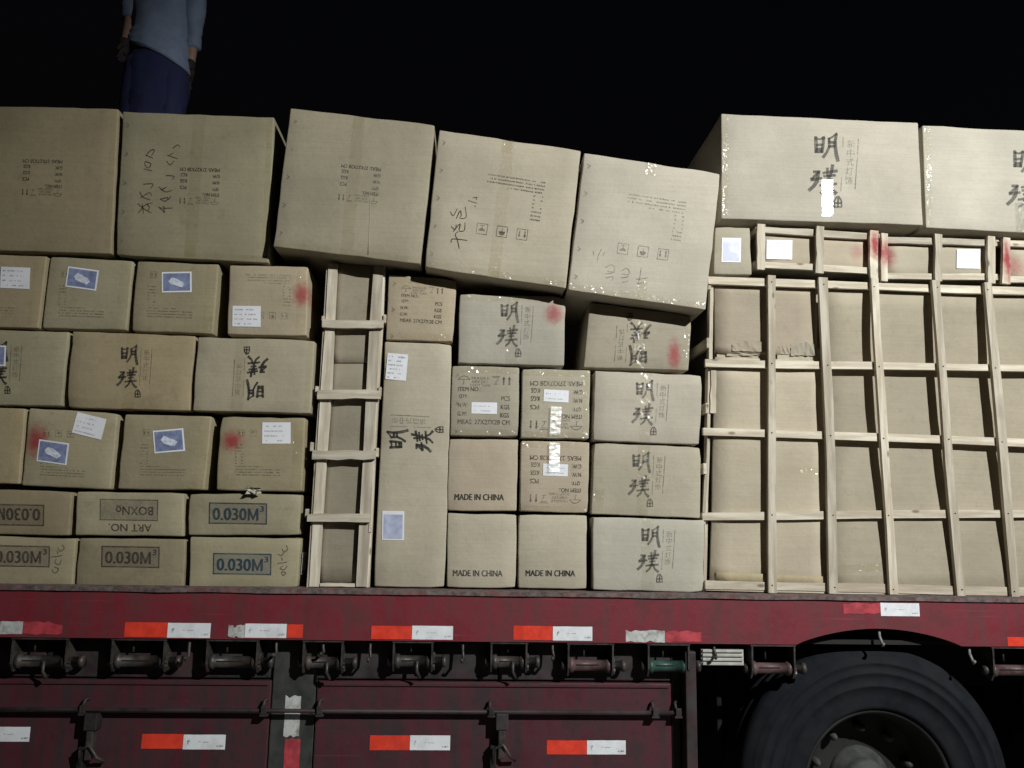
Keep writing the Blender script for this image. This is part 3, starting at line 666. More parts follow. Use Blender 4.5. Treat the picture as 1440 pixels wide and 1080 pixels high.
C('F3', 'flat carton with a blue 0.030M panel and no handwriting', [(264, 693), (424, 695), (421, 753), (264, 753)], mat='old', Y=.002, group=L1, r=.007)
C('G1', 'flat carton with brown 0.030M panel and handwriting at its right, on the deck', [(-55, 752), (107, 757), (102, 824), (-60, 822)], mat='old', Y=.0, group=L1)
C('G2', 'flat carton with a brown 0.030M panel and no handwriting', [(110, 756), (261, 758), (258, 826), (105, 825)], mat='old', Y=.004, group=L1)
C('G3', 'flat carton with a teal 0.030M panel and handwriting beside it', [(267, 755), (424, 756), (418, 827), (265, 826)], mat='old', Y=0, group=L1)
C('H2', 'small brown carton with shipping print, standing on the tall carton', [(546, 385), (643, 393), (637, 481), (542, 478)], mat='tan', Y=0)
C('H3', 'tall upright carton with sideways brush lettering and two labels', [(541, 480), (636, 483), (626, 827), (525, 826)], mat='mid', Y=.005)
C('H4', 'pale carton with upright brush lettering and red spray at its corner', [(646, 412), (796, 417), (794, 515), (643, 511)], mat='H4', Y=.0)
SM = 'small square cartons in the middle of the load'
C('H5', 'small square carton with upright shipping print and white label', [(635, 513), (731, 516), (730, 615), (632, 613)], mat='mid', Y=.0, group=SM)
C('H6', 'small square carton with inverted shipping print, on top of its look-alike', [(734, 518), (831, 520), (829, 618), (732, 616)], mat='mid', Y=-.003, group=SM)
C('H7', 'small square carton marked MADE IN CHINA, under the upright shipping print', [(631, 616), (729, 618), (727, 719), (628, 719)], mat='mid', Y=.002, group=SM)
C('H8', 'small square carton with inverted shipping print, under its look-alike', [(732, 619), (830, 621), (827, 722), (730, 720)], mat='mid', Y=-.002, group=SM)
C('H9', 'small MADE IN CHINA carton on the deck beside the tall carton', [(629, 721), (727, 723), (726, 828), (627, 827)], mat='mid', Y=.0, group=SM)
C('H10', 'small MADE IN CHINA carton on the deck below the inverted shipping print', [(729, 723), (826, 724), (826, 829), (728, 828)], mat='mid', Y=.003, group=SM)
RC = 'brush-lettered cartons in the column beside the lattice crate'
C('I1', 'tan carton with inverted brush lettering and red spray, top of its column', [(829, 424), (974, 443), (969, 522), (820, 517)], mat='I1', Y=.02, group=RC, r=.007)
C('I2', 'pale brush-lettered carton directly under the red-sprayed one', [(836, 521), (988, 527), (985, 626), (833, 620)], mat='pale', Y=0, group=RC)
C('I3', 'tan brush-lettered carton with crinkled tape at its lower corner', [(835, 622), (987, 628), (985, 729), (831, 723)], mat='mid', Y=.002, group=RC)
C('I4', 'brush-lettered carton standing on the deck edge beside the lattice crate', [(833, 726), (991, 731), (991, 834), (833, 830)], mat='pale', Y=-.03, group=RC)
C('J', 'small carton with a shiny blue label beside the row of small crates', [(1005, 318), (1055, 320), (1058, 387), (1003, 386)], mat='mid', Y=0)

# ---- prints, labels and tape
for k, cx, cy, a in (('B1', 60, 248, 181.5), ('B2', 281, 260, 181.5), ('B3', 506, 257, 186)):
    shipping(BOX[k], cx, cy, a, .76, 'ink_brown' if k != 'B3' else 'ink_mid', 'ink_brown' if k != 'B3' else 'ink_mid')
shipping(BOX['H2'], 593, 431, 3, .76, 'ink_brown', 'ink_brown', 1.05)
shipping(BOX['H5'], 681, 566, 1, 1, 'ink_mid', 'ink_mid'); shipping(BOX['H6'], 782, 567, 181, 1, 'ink_mid', 'ink_mid'); shipping(BOX['H8'], 781, 671, 181, .98, 'ink_mid', 'ink_mid')
for k, cx, cy, sc in (('D2', 180, 520, 1), ('H4', 714, 461, 1.05), ('I2', 904, 571, 1.05), ('I3', 899, 672, 1.05), ('I4', 912, 777, 1.08)):
    brand(BOX[k], cx, cy, 2, sc, 'ink' if k == 'D2' else 'ink_grey', 'ink_faint')
brand(BOX['D1'], -3, 515, 2, 1); brand(BOX['D3'], 362, 527, 182, 1.02); brand(BOX['I1'], 900, 479, 182, 1.0, 'ink_mid', 'ink_faint', 1.05)
brand(BOX['H3'], 582, 620, -89, 1.08, 'ink', 'ink_faint'); brand(BOX['B6'], 1158, 237, 2, 1.42, 'ink_grey', 'ink_faint'); brand(BOX['B7'], 1437, 257, 3, 1.42, 'ink_grey', 'ink_faint')
for k, cx, cy in (('H7', 674, 699), ('H9', 672, 806), ('H10', 774, 806)):
    l = Lay(); l.text('MADE IN CHINA', 0, 0, 69, 8.6, .45); mark(BOX[k], l, cx, cy, .5, 1, 'ink', name='lettering')
for k, cx, cy, a in (('C2', 115, 417, 2), ('C3', 240, 418, 2), ('E2', 90, 641, 3), ('E3', 230, 640, 1), ('E4', 363, 640, 1), ('C4', 377, 415, 181), ('C1', -10, 412, 2)):
    mark(BOX[k], handling_layout(k), cx, cy, a, .78, 'ink_faint', name='small_print'); icons(BOX[k], cx-(6 if a < 90 else -6), cy+(-31 if a < 90 else 29), a, .58, 'ink_faint')
for k, cx, cy, dx in (('B4', 721, 285, 0), ('B5', 919, 313, 0)):
    b = BOX[k]; mt = 'ink_mid' if k == 'B4' else 'ink_faint'
    mark(b, handling_layout(k), cx, cy+2, 188.5, 1.0, mt, name='small_print')
    icons(b, cx-16, cy+41, 188, .98, mt)
# cubic-metre panels
for k, cx, cy, a, inkm, blk in (('F1', 22, 724, 181, 'ink_brown', 'paint_grey'), ('F3', 335, 722, 1, 'ink_blue', 'paint_grey'), ('G1', 30, 782, 1, 'ink_brown', 'paint_grey'), ('G2', 184, 783, 1, 'ink_brown', 'paint_grey'), ('G3', 341, 793, 1, 'ink_blue', 'paint_teal')):
    b = BOX[k]; sheet(b, cx, cy, 82, 30, a, blk, .0008, 'print_panel', 12, 6)
    l = Lay(); l.frame(-41, -15, 41, 15, 1.7); l.text('0.030', -11.5, 1, 47, 17, .75); [l.stroke(p_, w_) for p_, w_ in (([(15.5, 8.6), (15.5, -6.6)], 3.2), ([(27.5, 8.6), (27.5, -6.6)], 3.2), ([(16, -6), (21.5, 7.5)], 2.6), ([(27, -6), (21.5, 7.5)], 2.6))]; l.text('3', 34, -7, 5, 8, .3); mark(b, l, cx, cy, a, 1, inkm, .0016, 'lettering')
b = BOX['F2']; sheet(b, 182, 717, 82, 30, 181, 'paint_grey', .0008, 'print_panel', 12, 6)
l = Lay(); l.frame(-41, -15, 41, 15, 1.3); l.text('BOXNo', -8, -1, 52, 12, .4); l.rect(10, 5.6, 18, 6.8); l.text('ART NO.', -2, -25, 60, 10.5, .4); mark(b, l, 182, 717, 181, 1, 'ink_brown', .0016, 'lettering')
# handwriting
def smooth(p):
    if len(p) < 3:
        m_ = ((p[0][0]+p[-1][0])/2+.5, (p[0][1]+p[-1][1])/2+.4); return [p[0], m_, p[-1]]
    q = [p[0]]+list(p)+[p[-1]]; out = []
    for i in range(1, len(q)-2):
        for t in (0, .25, .5, .75):
            out.append(tuple(.5*(2*q[i][k]+(q[i+1][k]-q[i-1][k])*t+(2*q[i-1][k]-5*q[i][k]+4*q[i+1][k]-q[i+2][k])*t*t+(3*q[i][k]-q[i-1][k]-3*q[i+1][k]+q[i+2][k])*t**3) for k in (0, 1)))
    return out+[p[-1]]
def pen(b, strokes, mat='pen', w=1.3, name='handwriting'):
    groups = []                                # strokes that lie together make one written character
    for s_ in strokes:
        c = (sum(p[0] for p in s_)/len(s_), sum(p[1] for p in s_)/len(s_))
        for g in groups:
            if any(math.hypot(p[0]-q[0], p[1]-q[1]) < 9 for t in g for p in t for q in s_): g.append(s_); break
        else: groups.append([s_])
    for g in groups:
        l = Lay()
        for s_ in g:
            sm_ = smooth(s_); n = len(sm_); l.stroke(sm_, [w*(1.15-.6*abs(i/(n-1)-.35)) for i in range(n)])
        mark(b, l, 0, 0, 0, 1, mat, .0012, name)
zz = lambda ox, oy, k, ss: [[(ox+x/k, oy+y/k) for x, y in s_] for s_ in ss]
pen(BOX['B2'], zz(180, 200, 9.82, [[(140, 850), (220, 920), (330, 980)], [(150, 980), (230, 880), (340, 840)], [(200, 860), (215, 985)], [(260, 850), (300, 900), (280, 950)], [(170, 690), (210, 760), (310, 800)], [(180, 770), (300, 700), (330, 740)], [(215, 585), (350, 580), (320, 640)], [(225, 370), (340, 400)], [(245, 270), (320, 300), (290, 360), (240, 320), (245, 270)], [(250, 180), (350, 225)], [(255, 190), (310, 120), (370, 110), (330, 190)],
    [(430, 900), (520, 975)], [(500, 880), (500, 975)], [(440, 910), (620, 912)], [(450, 790), (560, 770), (520, 820), (450, 790)], [(560, 800), (600, 740)], [(430, 620), (520, 690), (610, 670)], [(460, 660), (540, 620)], [(530, 465), (640, 475), (620, 520)], [(540, 265), (590, 320), (640, 260)], [(550, 185), (690, 230)], [(570, 185), (630, 150)], [(620, 90), (690, 40), (720, 70)]]), 'pen', 1.25)
pen(BOX['B4'], zz(600, 230, 7.2, [[(250, 800), (265, 765), (410, 780)], [(330, 860), (310, 770), (290, 720), (320, 690)], [(250, 640), (290, 670), (300, 620)], [(270, 690), (340, 610), (330, 680), (380, 680), (390, 600)], [(240, 490), (270, 530), (310, 460)], [(300, 560), (340, 480), (350, 530), (330, 550)], [(340, 560), (400, 545), (390, 440)], [(420, 375), (510, 405)], [(470, 350), (510, 345), (500, 370)], [(485, 430), (495, 440)]]), 'pen', 1.2)
pen(BOX['B5'], zz(800, 270, 7.2, [[(245, 600), (250, 640)], [(330, 580), (300, 640), (285, 715)], [(360, 610), (340, 650)], [(370, 770), (420, 740), (460, 760), (450, 810), (390, 800)], [(365, 830), (460, 815)], [(370, 870), (450, 860), (430, 900)], [(530, 800), (580, 775), (610, 800), (600, 840), (540, 830)], [(530, 870), (610, 855)], [(540, 915), (600, 900)], [(730, 770), (720, 850), (700, 920)], [(680, 885), (800, 870)], [(690, 930), (760, 915)]]), 'pen_faint', 1.1)
hand3130 = [[(0, 0), (5, -2), (8, 3), (4, 7), (9, 10), (7, 16), (1, 15)]]
pen(BOX['G3'], [[(403, 767), (405, 772), (400, 776), (397, 772)], [(400, 776), (396, 781), (391, 779)], [(396, 784), (397, 788)], [(391, 792), (404, 790)], [(404, 796), (400, 801), (394, 799), (398, 796)], [(397, 803), (402, 806), (398, 809), (396, 804)]], 'ink_brown', 1.2)
pen(BOX['G1'], [[(88, 766), (91, 771), (85, 775), (82, 770)], [(81, 775), (82, 779)], [(73, 783), (88, 781)], [(87, 787), (84, 794), (78, 791), (80, 786)], [(77, 797), (83, 800), (78, 806), (74, 801)]], 'ink_brown', 1.2)
# paper labels
white_label(BOX['C1'], 22, 391, 41, 30, 2); blue_label(BOX['C2'], 116, 392, 44, 29, 8); blue_label(BOX['C3'], 249, 397, 42, 29, -1); white_label(BOX['C4'], 347, 445, 40, 29, 1)
white_label(BOX['E2'], 126, 599, 42, 30, 14); blue_label(BOX['E2'], 75, 636, 43, 31, 8); blue_label(BOX['E3'], 238, 620, 43, 32, -5); white_label(BOX['E4'], 389, 609, 40, 30, 0)
blue_label(BOX['D1'], -12, 500, 42, 29, 2); white_label(BOX['H3'], 558, 516, 29, 37, 5, 6); blue_label(BOX['H3'], 553, 739, 31, 41, 1, True, True)
white_label(BOX['H5'], 681, 574, 36, 16, 1, 2); white_label(BOX['H6'], 782, 557, 35, 17, 3, 2); white_label(BOX['H8'], 781, 661, 35, 17, 2, 2); blue_label(BOX['J'], 1028, 352, 27, 34, 1, True, True)
b = BOX['G3']; yy = .10                                       # label wrapped on the side of the lowest carton
P = [b.c[1].lerp(b.c[2], t) - b.n*d + b.ux*.003 for t in (.3, .75) for d in (.03, .12)]
mb = MB(); mb.add(P, [(0, 1, 3, 2)]); mb.build('label_sticker', M['paper'], b.o, fix=False)
# clear tape
for k, sides in (('B1', 'r'), ('B2', 'br'), ('B3', 'b'), ('B4', 'b'), ('B5', 'b'), ('B6', 'l'), ('B7', 'l'), ('C2', 'r'), ('C3', 'r'), ('C1', 'r'), ('C4', 'r'), ('E1', 'r'), ('E3', 'r'), ('E4', 'r'), ('H2', 'bt'), ('H5', 'tb'), ('H6', 'tbr'), ('H8', 'tb'), ('I1', 'tr'), ('H4', 't'), ('D3', 'r')):
    for s_ in sides: edge_tape(BOX[k], s_, 8 if k[0] != 'C' and k[0] != 'E' else 14)
for k, a in (('B6', (1162, 254, 1163, 305)), ('B7', (1434, 285, 1437, 326)), ('H6', (782, 572, 780, 612)), ('H8', (780, 623, 779, 664))):
    strip(BOX[k], *a, 15, 'gloss' if k[0] == 'B' else 'haze', .0042, tilt=.0 if k[0] == 'B' else .009)
for k, a in (('I2', (909, 524, 907, 622)), ('I3', (906, 626, 903, 725)), ('I4', (911, 729, 911, 831)), ('H4', (722, 415, 719, 513)), ('D2', (188, 469, 180, 576)), ('D3', (341, 476, 333, 580)), ('I1', (901, 434, 896, 520)), ('B3', (506, 164, 487, 359)), ('B4', (716, 197, 694, 391)), ('B2', (281, 161, 268, 364))):
    strip(BOX[k], *a, 17, 'tape', .0020)
for k, a in (('B3', (505, 165, 502, 182)), ('B4', (715, 197, 712, 216)), ('B4', (697, 364, 694, 390)), ('B5', (916, 229, 914, 246)), ('B5', (903, 396, 901, 420)), ('B2', (268, 338, 267, 362)), ('I3', (843, 688, 840, 722)), ('H2', (594, 390, 593, 406))):
    strip(BOX[k], *a, 15, 'film', .0026, name='tape_end', n=4)
# stitched staples down the left side of the large cartons
for k in ('B2', 'B3', 'B4', 'B5', 'H2', 'H5'):
    b = BOX[k]; q = b.quad; rg = random.Random(k)
    for i in range(5):
        t = (i+.3)/5; x = q[0][0]+(q[3][0]-q[0][0])*t+9; y = q[0][1]+(q[3][1]-q[0][1])*t+8
        if k[0] == 'H' and i % 2: continue
        l = Lay(); l.stroke([(x-2, y-3), (x+2, y), (x-1, y+3)], 1.0); l.stroke([(x-2.5, y+2), (x+1.5, y-1)], .8)
        mark(b, l, 0, 0, 0, 1, 'ink_faint', .0012, 'staple')
mb = MB(); mb.tube([BOX['B3'].surf(521-3*t/6, 280+78*t/6, .0002) for t in range(7)], .0013, 6); mb.build('crease', M['tan'], BOX['B3'].o)
# crumpled tape tail under the red-sprayed carton
b = BOX['E4']; mb = MB(); rg = random.Random(4); c0 = at(357, 690, -.012); vs_ = []; n = 6
for j in range(n):
    for i in range(n): vs_.append(c0+Vector(((i-2.5)*.011+rg.uniform(-.004, .004), -.004+rg.uniform(-.012, .008), (j-2.5)*.0052+rg.uniform(-.003, .003))))
mb.add(vs_, [(j*n+i, j*n+i+1, (j+1)*n+i+1, (j+1)*n+i) for j in range(n-1) for i in range(n-1)])
M['foil'] = plain('crumpled_tape', (.45, .43, .36), .25, var=.3, scale=60, spec=.8); mb.build('tape_tail', M['foil'], b.o, fix=False)

# plain cartons behind the front row that carry the worker
zt = 3.085; hh = (zt-DECK)/3; WX = at(222, 90, 1.12).x
for i, nm in enumerate(('bottom', 'middle', 'top')):
    x0, x1 = WX-.5, WX+.5; y0, y1 = .40, 1.56; z0 = DECK+.002+i*hh
    mb = MB(); mb.box(x0, x1, y0, y1, z0, z0+hh-.002, .008); o = mb.build('carton', M['old'])
    tag(o, 'plain large carton behind the front row, %s of the stack under the worker' % nm, 'carton', 'cartons under the worker')

# =========================================================================== wooden crates
def slat(parent, a, c_, w_px, Y, th, mat, bow=0.0, seed=0, name='slat', bowx=0.0):
    """one board from photo pixel a to c_, its face at depth Y, th thick"""
    A, B_ = at(*a, Y), at(*c_, Y); d = (B_-A).normalized(); s = Vector((d.z, 0, -d.x)); hw = w_px*MPP/2; rg = random.Random(seed*17+int(a[0]*3+a[1]*5))
    n = 5; rings = []
    for i in range(n+1):
        t = i/n; p = A.lerp(B_, t); k = math.sin(math.pi*t)
        p = p + Vector((bowx*k, bow*k, 0)) + s*rg.uniform(-.0022, .0022) + Vector((0, rg.uniform(-.0012, .0006), 0)); h = hw*(1+rg.uniform(-.12, .07))
        rings.append([p-s*h, p+s*h, p+s*h+Vector((0, th, 0)), p-s*h+Vector((0, th, 0))])
    mb = MB(); mb.ring_loft(rings, smooth=False); return mb.build(name, M[mat], parent)
def yslat(parent, px, py, Y0, ln, wx, wz, mat='wy'):
    p = at(px, py, Y0); mb = MB(); mb.box(p.x-wx/2, p.x+wx/2, Y0, Y0+ln, p.z-wz/2, p.z+wz/2, .002); return mb.build('slat', M[mat], parent)
def board(parent, px0, py0, px1, py1, Yf, mat, name='cardboard_panel', nu=6, nv=10, th=.012, quad=None, namp=.004, seed=1):
    q = quad or [(px0, py0), (px1, py0), (px1, py1), (px0, py1)]; vs_ = []; mb = MB()
    for j in range(nv+1):
        for i in range(nu+1):
            s, t = i/nu, j/nv
            x = (q[0][0]*(1-s)+q[1][0]*s)*(1-t)+(q[3][0]*(1-s)+q[2][0]*s)*t; y = (q[0][1]*(1-s)+q[1][1]*s)*(1-t)+(q[3][1]*(1-s)+q[2][1]*s)*t
            yy = (Yf(s, t) if callable(Yf) else Yf); p = at(x, y, yy); p.y += namp*noise.noise(Vector((p.x*6, p.z*6, seed)))
            vs_.append(p)
    N_ = len(vs_); back = [v+Vector((0, th, 0)) for v in vs_]
    fs = [(j*(nu+1)+i, j*(nu+1)+i+1, (j+1)*(nu+1)+i+1, (j+1)*(nu+1)+i) for j in range(nv) for i in range(nu)]
    fb = [tuple(k+N_ for k in f[::-1]) for f in fs]
    rim_ = [i for i in range(nu+1)] + [(j)*(nu+1)+nu for j in range(1, nv+1)] + [nv*(nu+1)+i for i in range(nu-1, -1, -1)] + [j*(nu+1) for j in range(nv-1, 0, -1)]
    side = [(rim_[k], rim_[(k+1) % len(rim_)], rim_[(k+1) % len(rim_)]+N_, rim_[k]+N_) for k in range(len(rim_))]
    mb.add(vs_+back, fs+fb, True); mb.add([], []); mb.f += [tuple(f) for f in side]; mb.sm += [False]*len(side)
    return mb.build(name, M[mat], parent)
CR = 'wooden slat crates on the trailer'
# --- tall narrow crate
p = at(475, 826, .2); nc = empty('wooden_crate', (p.x, .2, DECK)); tag(nc, 'tall narrow wooden crate with ladder-like slats between the carton stacks', 'crate', CR)
slat(nc, (469, 371), (442, 825), 14.5, .0, .018, 'wz', seed=1); slat(nc, (532, 371), (508, 825), 15.5, .0, .018, 'wz', seed=2)
for (x0, y0, x1, y1, w_) in ((453, 455, 539, 456, 11), (446, 554, 535, 555, 12.5), (439, 639, 528, 640, 12.5), (432, 728, 520, 729, 11)): slat(nc, (x0, y0), (x1, y1), w_, -.0185, .018, 'wx', seed=x0)
slat(nc, (450, 822.5), (499, 822.5), 4.5, .003, .015, 'wx', seed=9)
for (a, c_) in (((461.5, 374), (434, 826)), ((540, 374), (516.5, 826))):
    slat(nc, a, c_, 4.5, .006, .05, 'wz', seed=3)
for px, py in ((454, 450), (445, 549), (438, 628), (431, 722), (541, 448), (534, 550), (530, 636), (520.5, 742)):
    yslat(nc, px, py, -.006 if px < 500 else -.004, .36, .011, .034)
board(nc, 0, 0, 0, 0, .022, 'crate_board', quad=[(474, 371), (527, 371), (523, 510), (468, 510)], namp=.002); board(nc, 0, 0, 0, 0, .024, 'crate_board', quad=[(467, 511.5), (523, 511.5), (502, 819), (446, 819)], seed=3, namp=.003)
for (a, c_) in (((469, 371), (442, 825)), ((532, 371), (508, 825))):
    o = slat(nc, a, c_, 15, .0, .018, 'wz', seed=5); o.location.y += .37
for (x0, y0, x1, y1) in ((453, 455, 539, 456), (439, 639, 528, 640)):
    o = slat(nc, (x0, y0), (x1, y1), 12, 0, .018, 'wx', seed=6); o.location.y += .39
# body of cardboard inside it
A_, B_ = at(472, 640, .04), at(505, 640, .04)
mb = MB(); q4 = [at(476, 373, .036), at(526, 373, .036), at(503, 819, .036), at(447, 819, .036)]
mb.ring_loft([[Vector((v.x, .037, v.z)) for v in q4], [Vector((v.x, .365, v.z)) for v in q4]], smooth=False); mb.build('inner_carton', M['crate_board'], nc)

# --- big lattice crate
p = at(1290, 834, .35); bc = empty('wooden_crate', (p.x, .35, DECK)); tag(bc, 'big wooden lattice crate around cardboard, filling the end beside the brush-lettered cartons', 'crate', CR)
ext = lambda x0, y0, x1, y1, xe: (xe, y0+(y1-y0)*(xe-x0)/(x1-x0))
for i, (x0, y0, x1, y1, w_) in enumerate(((996, 394.5, 1440, 409, 11.5), (992, 510.5, 1440, 518, 10.5), (989, 606, 1440, 622.5, 12), (988, 726, 1440, 722, 11), (992, 822, 1440, 832, 12))):
    xe = ext(x0, y0, x1, y1, 1580); slat(bc, (x0, y0), xe, w_, .004, .018, 'wx', seed=i+20)
slat(bc, (993, 829), (1440, 836.5), 4, .008, .016, 'wx', seed=31)
VT = ((1086, 387, 1087, 834, 11, 0), (1157, 390, 1173, 835, 13, .006), (1229.5, 391, 1257.5, 836, 11.5, 0), (1316.5, 394, 1352.5, 838, 12, -.004), (1389, 397, 1428, 840, 12, .004), (1468, 400, 1510, 842, 12, 0), (1530, 403, 1582, 844, 12, 0))
for i, (x0, y0, x1, y1, w_, bw) in enumerate(VT): slat(bc, (x0, y0), (x1, y1), w_, -.0145, .018, 'wz', seed=i+40, bowx=bw)
for i, (x0, y0, x1, y1, w_, bw) in enumerate(VT):
    for (hx0, hy0, hx1, hy1) in ((996, 394.5, 1440, 409), (992, 510.5, 1440, 518), (989, 606, 1440, 622.5), (988, 726, 1440, 722), (992, 822, 1440, 832)):
        t = .5
        for _ in range(3):
            xx = x0+(x1-x0)*t; yy = hy0+(hy1-hy0)*(xx-hx0)/(hx1-hx0); t = (yy-y0)/(y1-y0)
        pn = at(xx+(i % 2)*2-1, yy+((i*7) % 3)-1, -.0145)
        mb = MB(); mb.tube([pn+Vector((bw*math.sin(math.pi*t), -.0022, 0)), pn+Vector((bw*math.sin(math.pi*t), .012, 0))], .0028, 6); mb.build('nail', M['black'], bc)
# end posts and end slats
slat(bc, (1001, 400), (1000, 505), 5, .024, .03, 'wz', seed=51); slat(bc, (1004, 517), (1003, 581), 8, .024, .02, 'wz', seed=52); slat(bc, (998.5, 517), (991, 833), 4.5, .03, .04, 'wz', seed=53); slat(bc, (996.5, 613), (990, 720), 4, .022, .006, 'wz', seed=54)
for py, px in ((482, 996), (574, 994.5), (659, 991.5), (400, 998), (730, 990)): yslat(bc, px, py, .012, .62, .013, .042)
slat(bc, (1145, 404), (1147, 492), 6, .03, .02, 'wz', seed=55)
for dx in (0,):
    for (x0, y0, x1, y1, w_, bw) in VT[1::2]:
        o = slat(bc, (x0, y0), (x1, y1), w_, 0, .018, 'wz', seed=60); o.location.y += .66
    for (x0, y0, x1, y1, w_) in ((996, 394.5, 1440, 409, 11.5), (989, 606, 1440, 622.5, 12), (992, 822, 1440, 832, 12)):
        o = slat(bc, (x0, y0), ext(x0, y0, x1, y1, 1580), w_, 0, .018, 'wx', seed=61); o.location.y += .64
# cardboard in the crate: two sheets at the left, a long bowed sheet at the right
board(bc, 0, 0, 0, 0, lambda s, t: .028-.001*t, 'mid', quad=[(1005, 401), (1146, 407), (1146, 500), (1006, 496)], namp=.004, seed=5)
board(bc, 0, 0, 0, 0, lambda s, t: .028-.008*t, 'mid', quad=[(1006, 502), (1166, 508), (1166, 832), (999, 826)], namp=.006, seed=6)
def bowl(s, t):
    k = math.sin(math.pi*min(1, t*1.12)**.8)
    return .024*(1-t)+.010*t + .028*max(0, k)
board(bc, 0, 0, 0, 0, bowl, 'crate_board', quad=[(1157, 400), (1575, 415), (1578, 842), (1168, 834)], nu=12, nv=14, namp=.005, seed=7)
q4 = [at(1008, 404, .14), at(1560, 421, .14), at(1560, 838, .14), at(1003, 826, .14)]
mb = MB(); mb.ring_loft([[Vector((v.x, .14, v.z)) for v in q4], [Vector((v.x, .63, v.z)) for v in q4]], smooth=False); mb.build('inner_carton', M['crate_board'], bc)
# torn, crumpled cardboard edge lying over the second rail
rg = random.Random(12)
for k, (xa, xb, ya, yb, off) in enumerate(((1008, 1078, 497, 508, .036), (1022, 1080, 490, 500, .030), (1030, 1082, 486, 494, .022), (1093, 1154, 494, 507, .030), (1112, 1150, 489, 500, .022), (1094, 1125, 490, 498, .026))):
    mb = MB(); n = 10; rows = [[], [], []]
    for i in range(n+1):
        x = xa+(xb-xa)*i/n
        for j in range(3):
            y = ya+(yb-ya)*j/2 - (3.5*rg.random() if j == 0 else rg.uniform(-.8, .8)) - 5*math.sin(math.pi*i/n)*(j == 0)
            pp = at(x, y, off); pp.y += rg.uniform(-.0035, .003); rows[j].append(pp)
    vs_ = [q for r_ in rows for q in r_]; mb.add(vs_, [(j*(n+1)+i, j*(n+1)+i+1, (j+1)*(n+1)+i+1, (j+1)*(n+1)+i) for j in range(2) for i in range(n)]); mb.build('torn_flap', M['mid'], bc, fix=False)
board(bc, 1007, 806, 1163, 816, .012, 'old', nu=8, nv=2, th=.006, quad=[(1007, 804), (1164, 811), (1164, 823), (1008, 817)], seed=8, name='cardboard_strip', namp=.003)
# clear tape on the long sheet
class Fake: pass
def bcstrip(x0, y0, x1, y1, wid, Yf):
    mb = MB(); n = 8; vs_ = []
    for j in (-.5, .5):
        for i in range(n+1): vs_.append(at(x0+(x1-x0)*i/n, y0+(y1-y0)*i/n+j*wid, Yf)+Vector((0, .002*math.sin(i*2.3), 0)))
    mb.add(vs_, [(i, i+1, n+2+i, n+1+i) for i in range(n)]); mb.build('tape', M['film'], bc, fix=False)
bcstrip(1180, 800, 1246, 797, 12, -.002+.012); bcstrip(1093, 660, 1165, 662, 10, .016); bcstrip(1180, 664, 1232, 666, 9, .045); bcstrip(1180, 708, 1225, 712, 12, .03)

# --- row of small crates
def small_crate(key, label, verts, top, bot, brd, xe=None, labels=()):
    x0 = verts[0][0]; x1 = verts[-1][2]
    p = at((x0+x1)/2, verts[0][3], .25); zmin = min(at(v[2], v[3], 0).z for v in verts)
    o = empty('wooden_crate', (p.x, .25, zmin)); tag(o, label, 'crate', 'small wooden crates in a row')
    for i, (xa, ya, xb, yb, w_) in enumerate(verts): slat(o, (xa, ya), (xb, yb), w_, -.008, .016, 'wzs', seed=i+70)
    slat(o, top[0], top[1], 10, .0085, .016, 'wxs', seed=80); slat(o, bot[0], bot[1], 10, .0085, .016, 'wxs', seed=81)
    bd = board(o, 0, 0, 0, 0, .027, 'board_spray', quad=brd, nu=6, nv=3, namp=.002, seed=x0)
    q4 = [at(*k, .04) for k in brd]; mb = MB(); mb.ring_loft([[Vector((v.x, .041, v.z)) for v in q4], [Vector((v.x, .42, v.z)) for v in q4]], smooth=False); mb.build('inner_carton', M['crate_board'], o)
    for (a, c_) in (top, bot):
        s_ = slat(o, a, c_, 10, .0, .016, 'wx', seed=82); s_.location.y += .43
    for (xa, ya, xb, yb, w_) in verts:
        s_ = slat(o, (xa, ya), (xb, yb), w_, 0, .016, 'wz', seed=83); s_.location.y += .446
    for (pt) in (top[0], top[1], bot[0], bot[1]):
        yslat(o, pt[0], pt[1], .0255, .40, .02, .024)
    for (lx, ly, lw, lh, la) in labels:
        ca, sa = math.cos(R(la)), math.sin(R(la)); vs_ = [at(lx+(x*ca-y*sa), ly+(x*sa+y*ca), .0232) for x, y in ((-lw/2, -lh/2), (lw/2, -lh/2), (lw/2, lh/2), (-lw/2, lh/2))]
        mb = MB(); mb.add(vs_, [(0, 1, 2, 3)]); s_ = mb.build('label_sticker', M['paper'], o, fix=False)
        l = Lay(); rg2 = random.Random(lx)
        for k in range(5): l.microline(-lw*.4, lw*.38, -lh*.32+k*lh*.16, 1.2, rg2, .3)
        mb = MB(); mb.add([at(lx+(x*ca-y*sa), ly+(x*sa+y*ca), .0224) for x, y in l.v], l.f); mb.build('print', M['ink_faint'], s_, fix=False)
small_crate('A', 'small crate with a bright white label and red spray at its end post', [(1071, 315, 1071, 379, 12), (1153.5, 318, 1153, 384, 12), (1230, 324, 1229, 391, 13)], ((1066, 322.5), (1236, 332.5)), ((1064, 371), (1236, 382)), [(1068, 319), (1234, 329), (1234, 385), (1067, 375)], labels=((1096, 351, 36, 27, 1),))
small_crate('B', 'small crate with a grey-white label and red spray on its first board', [(1244, 328, 1244, 395, 10.5), (1320.5, 329, 1320.5, 395, 11), (1394, 332, 1395, 398, 11.5)], ((1240, 337), (1402, 341)), ((1240, 387.5), (1403, 389.5)), [(1241, 334), (1400, 338), (1400, 392), (1241, 390)], labels=((1362, 364, 33, 27, 1),))
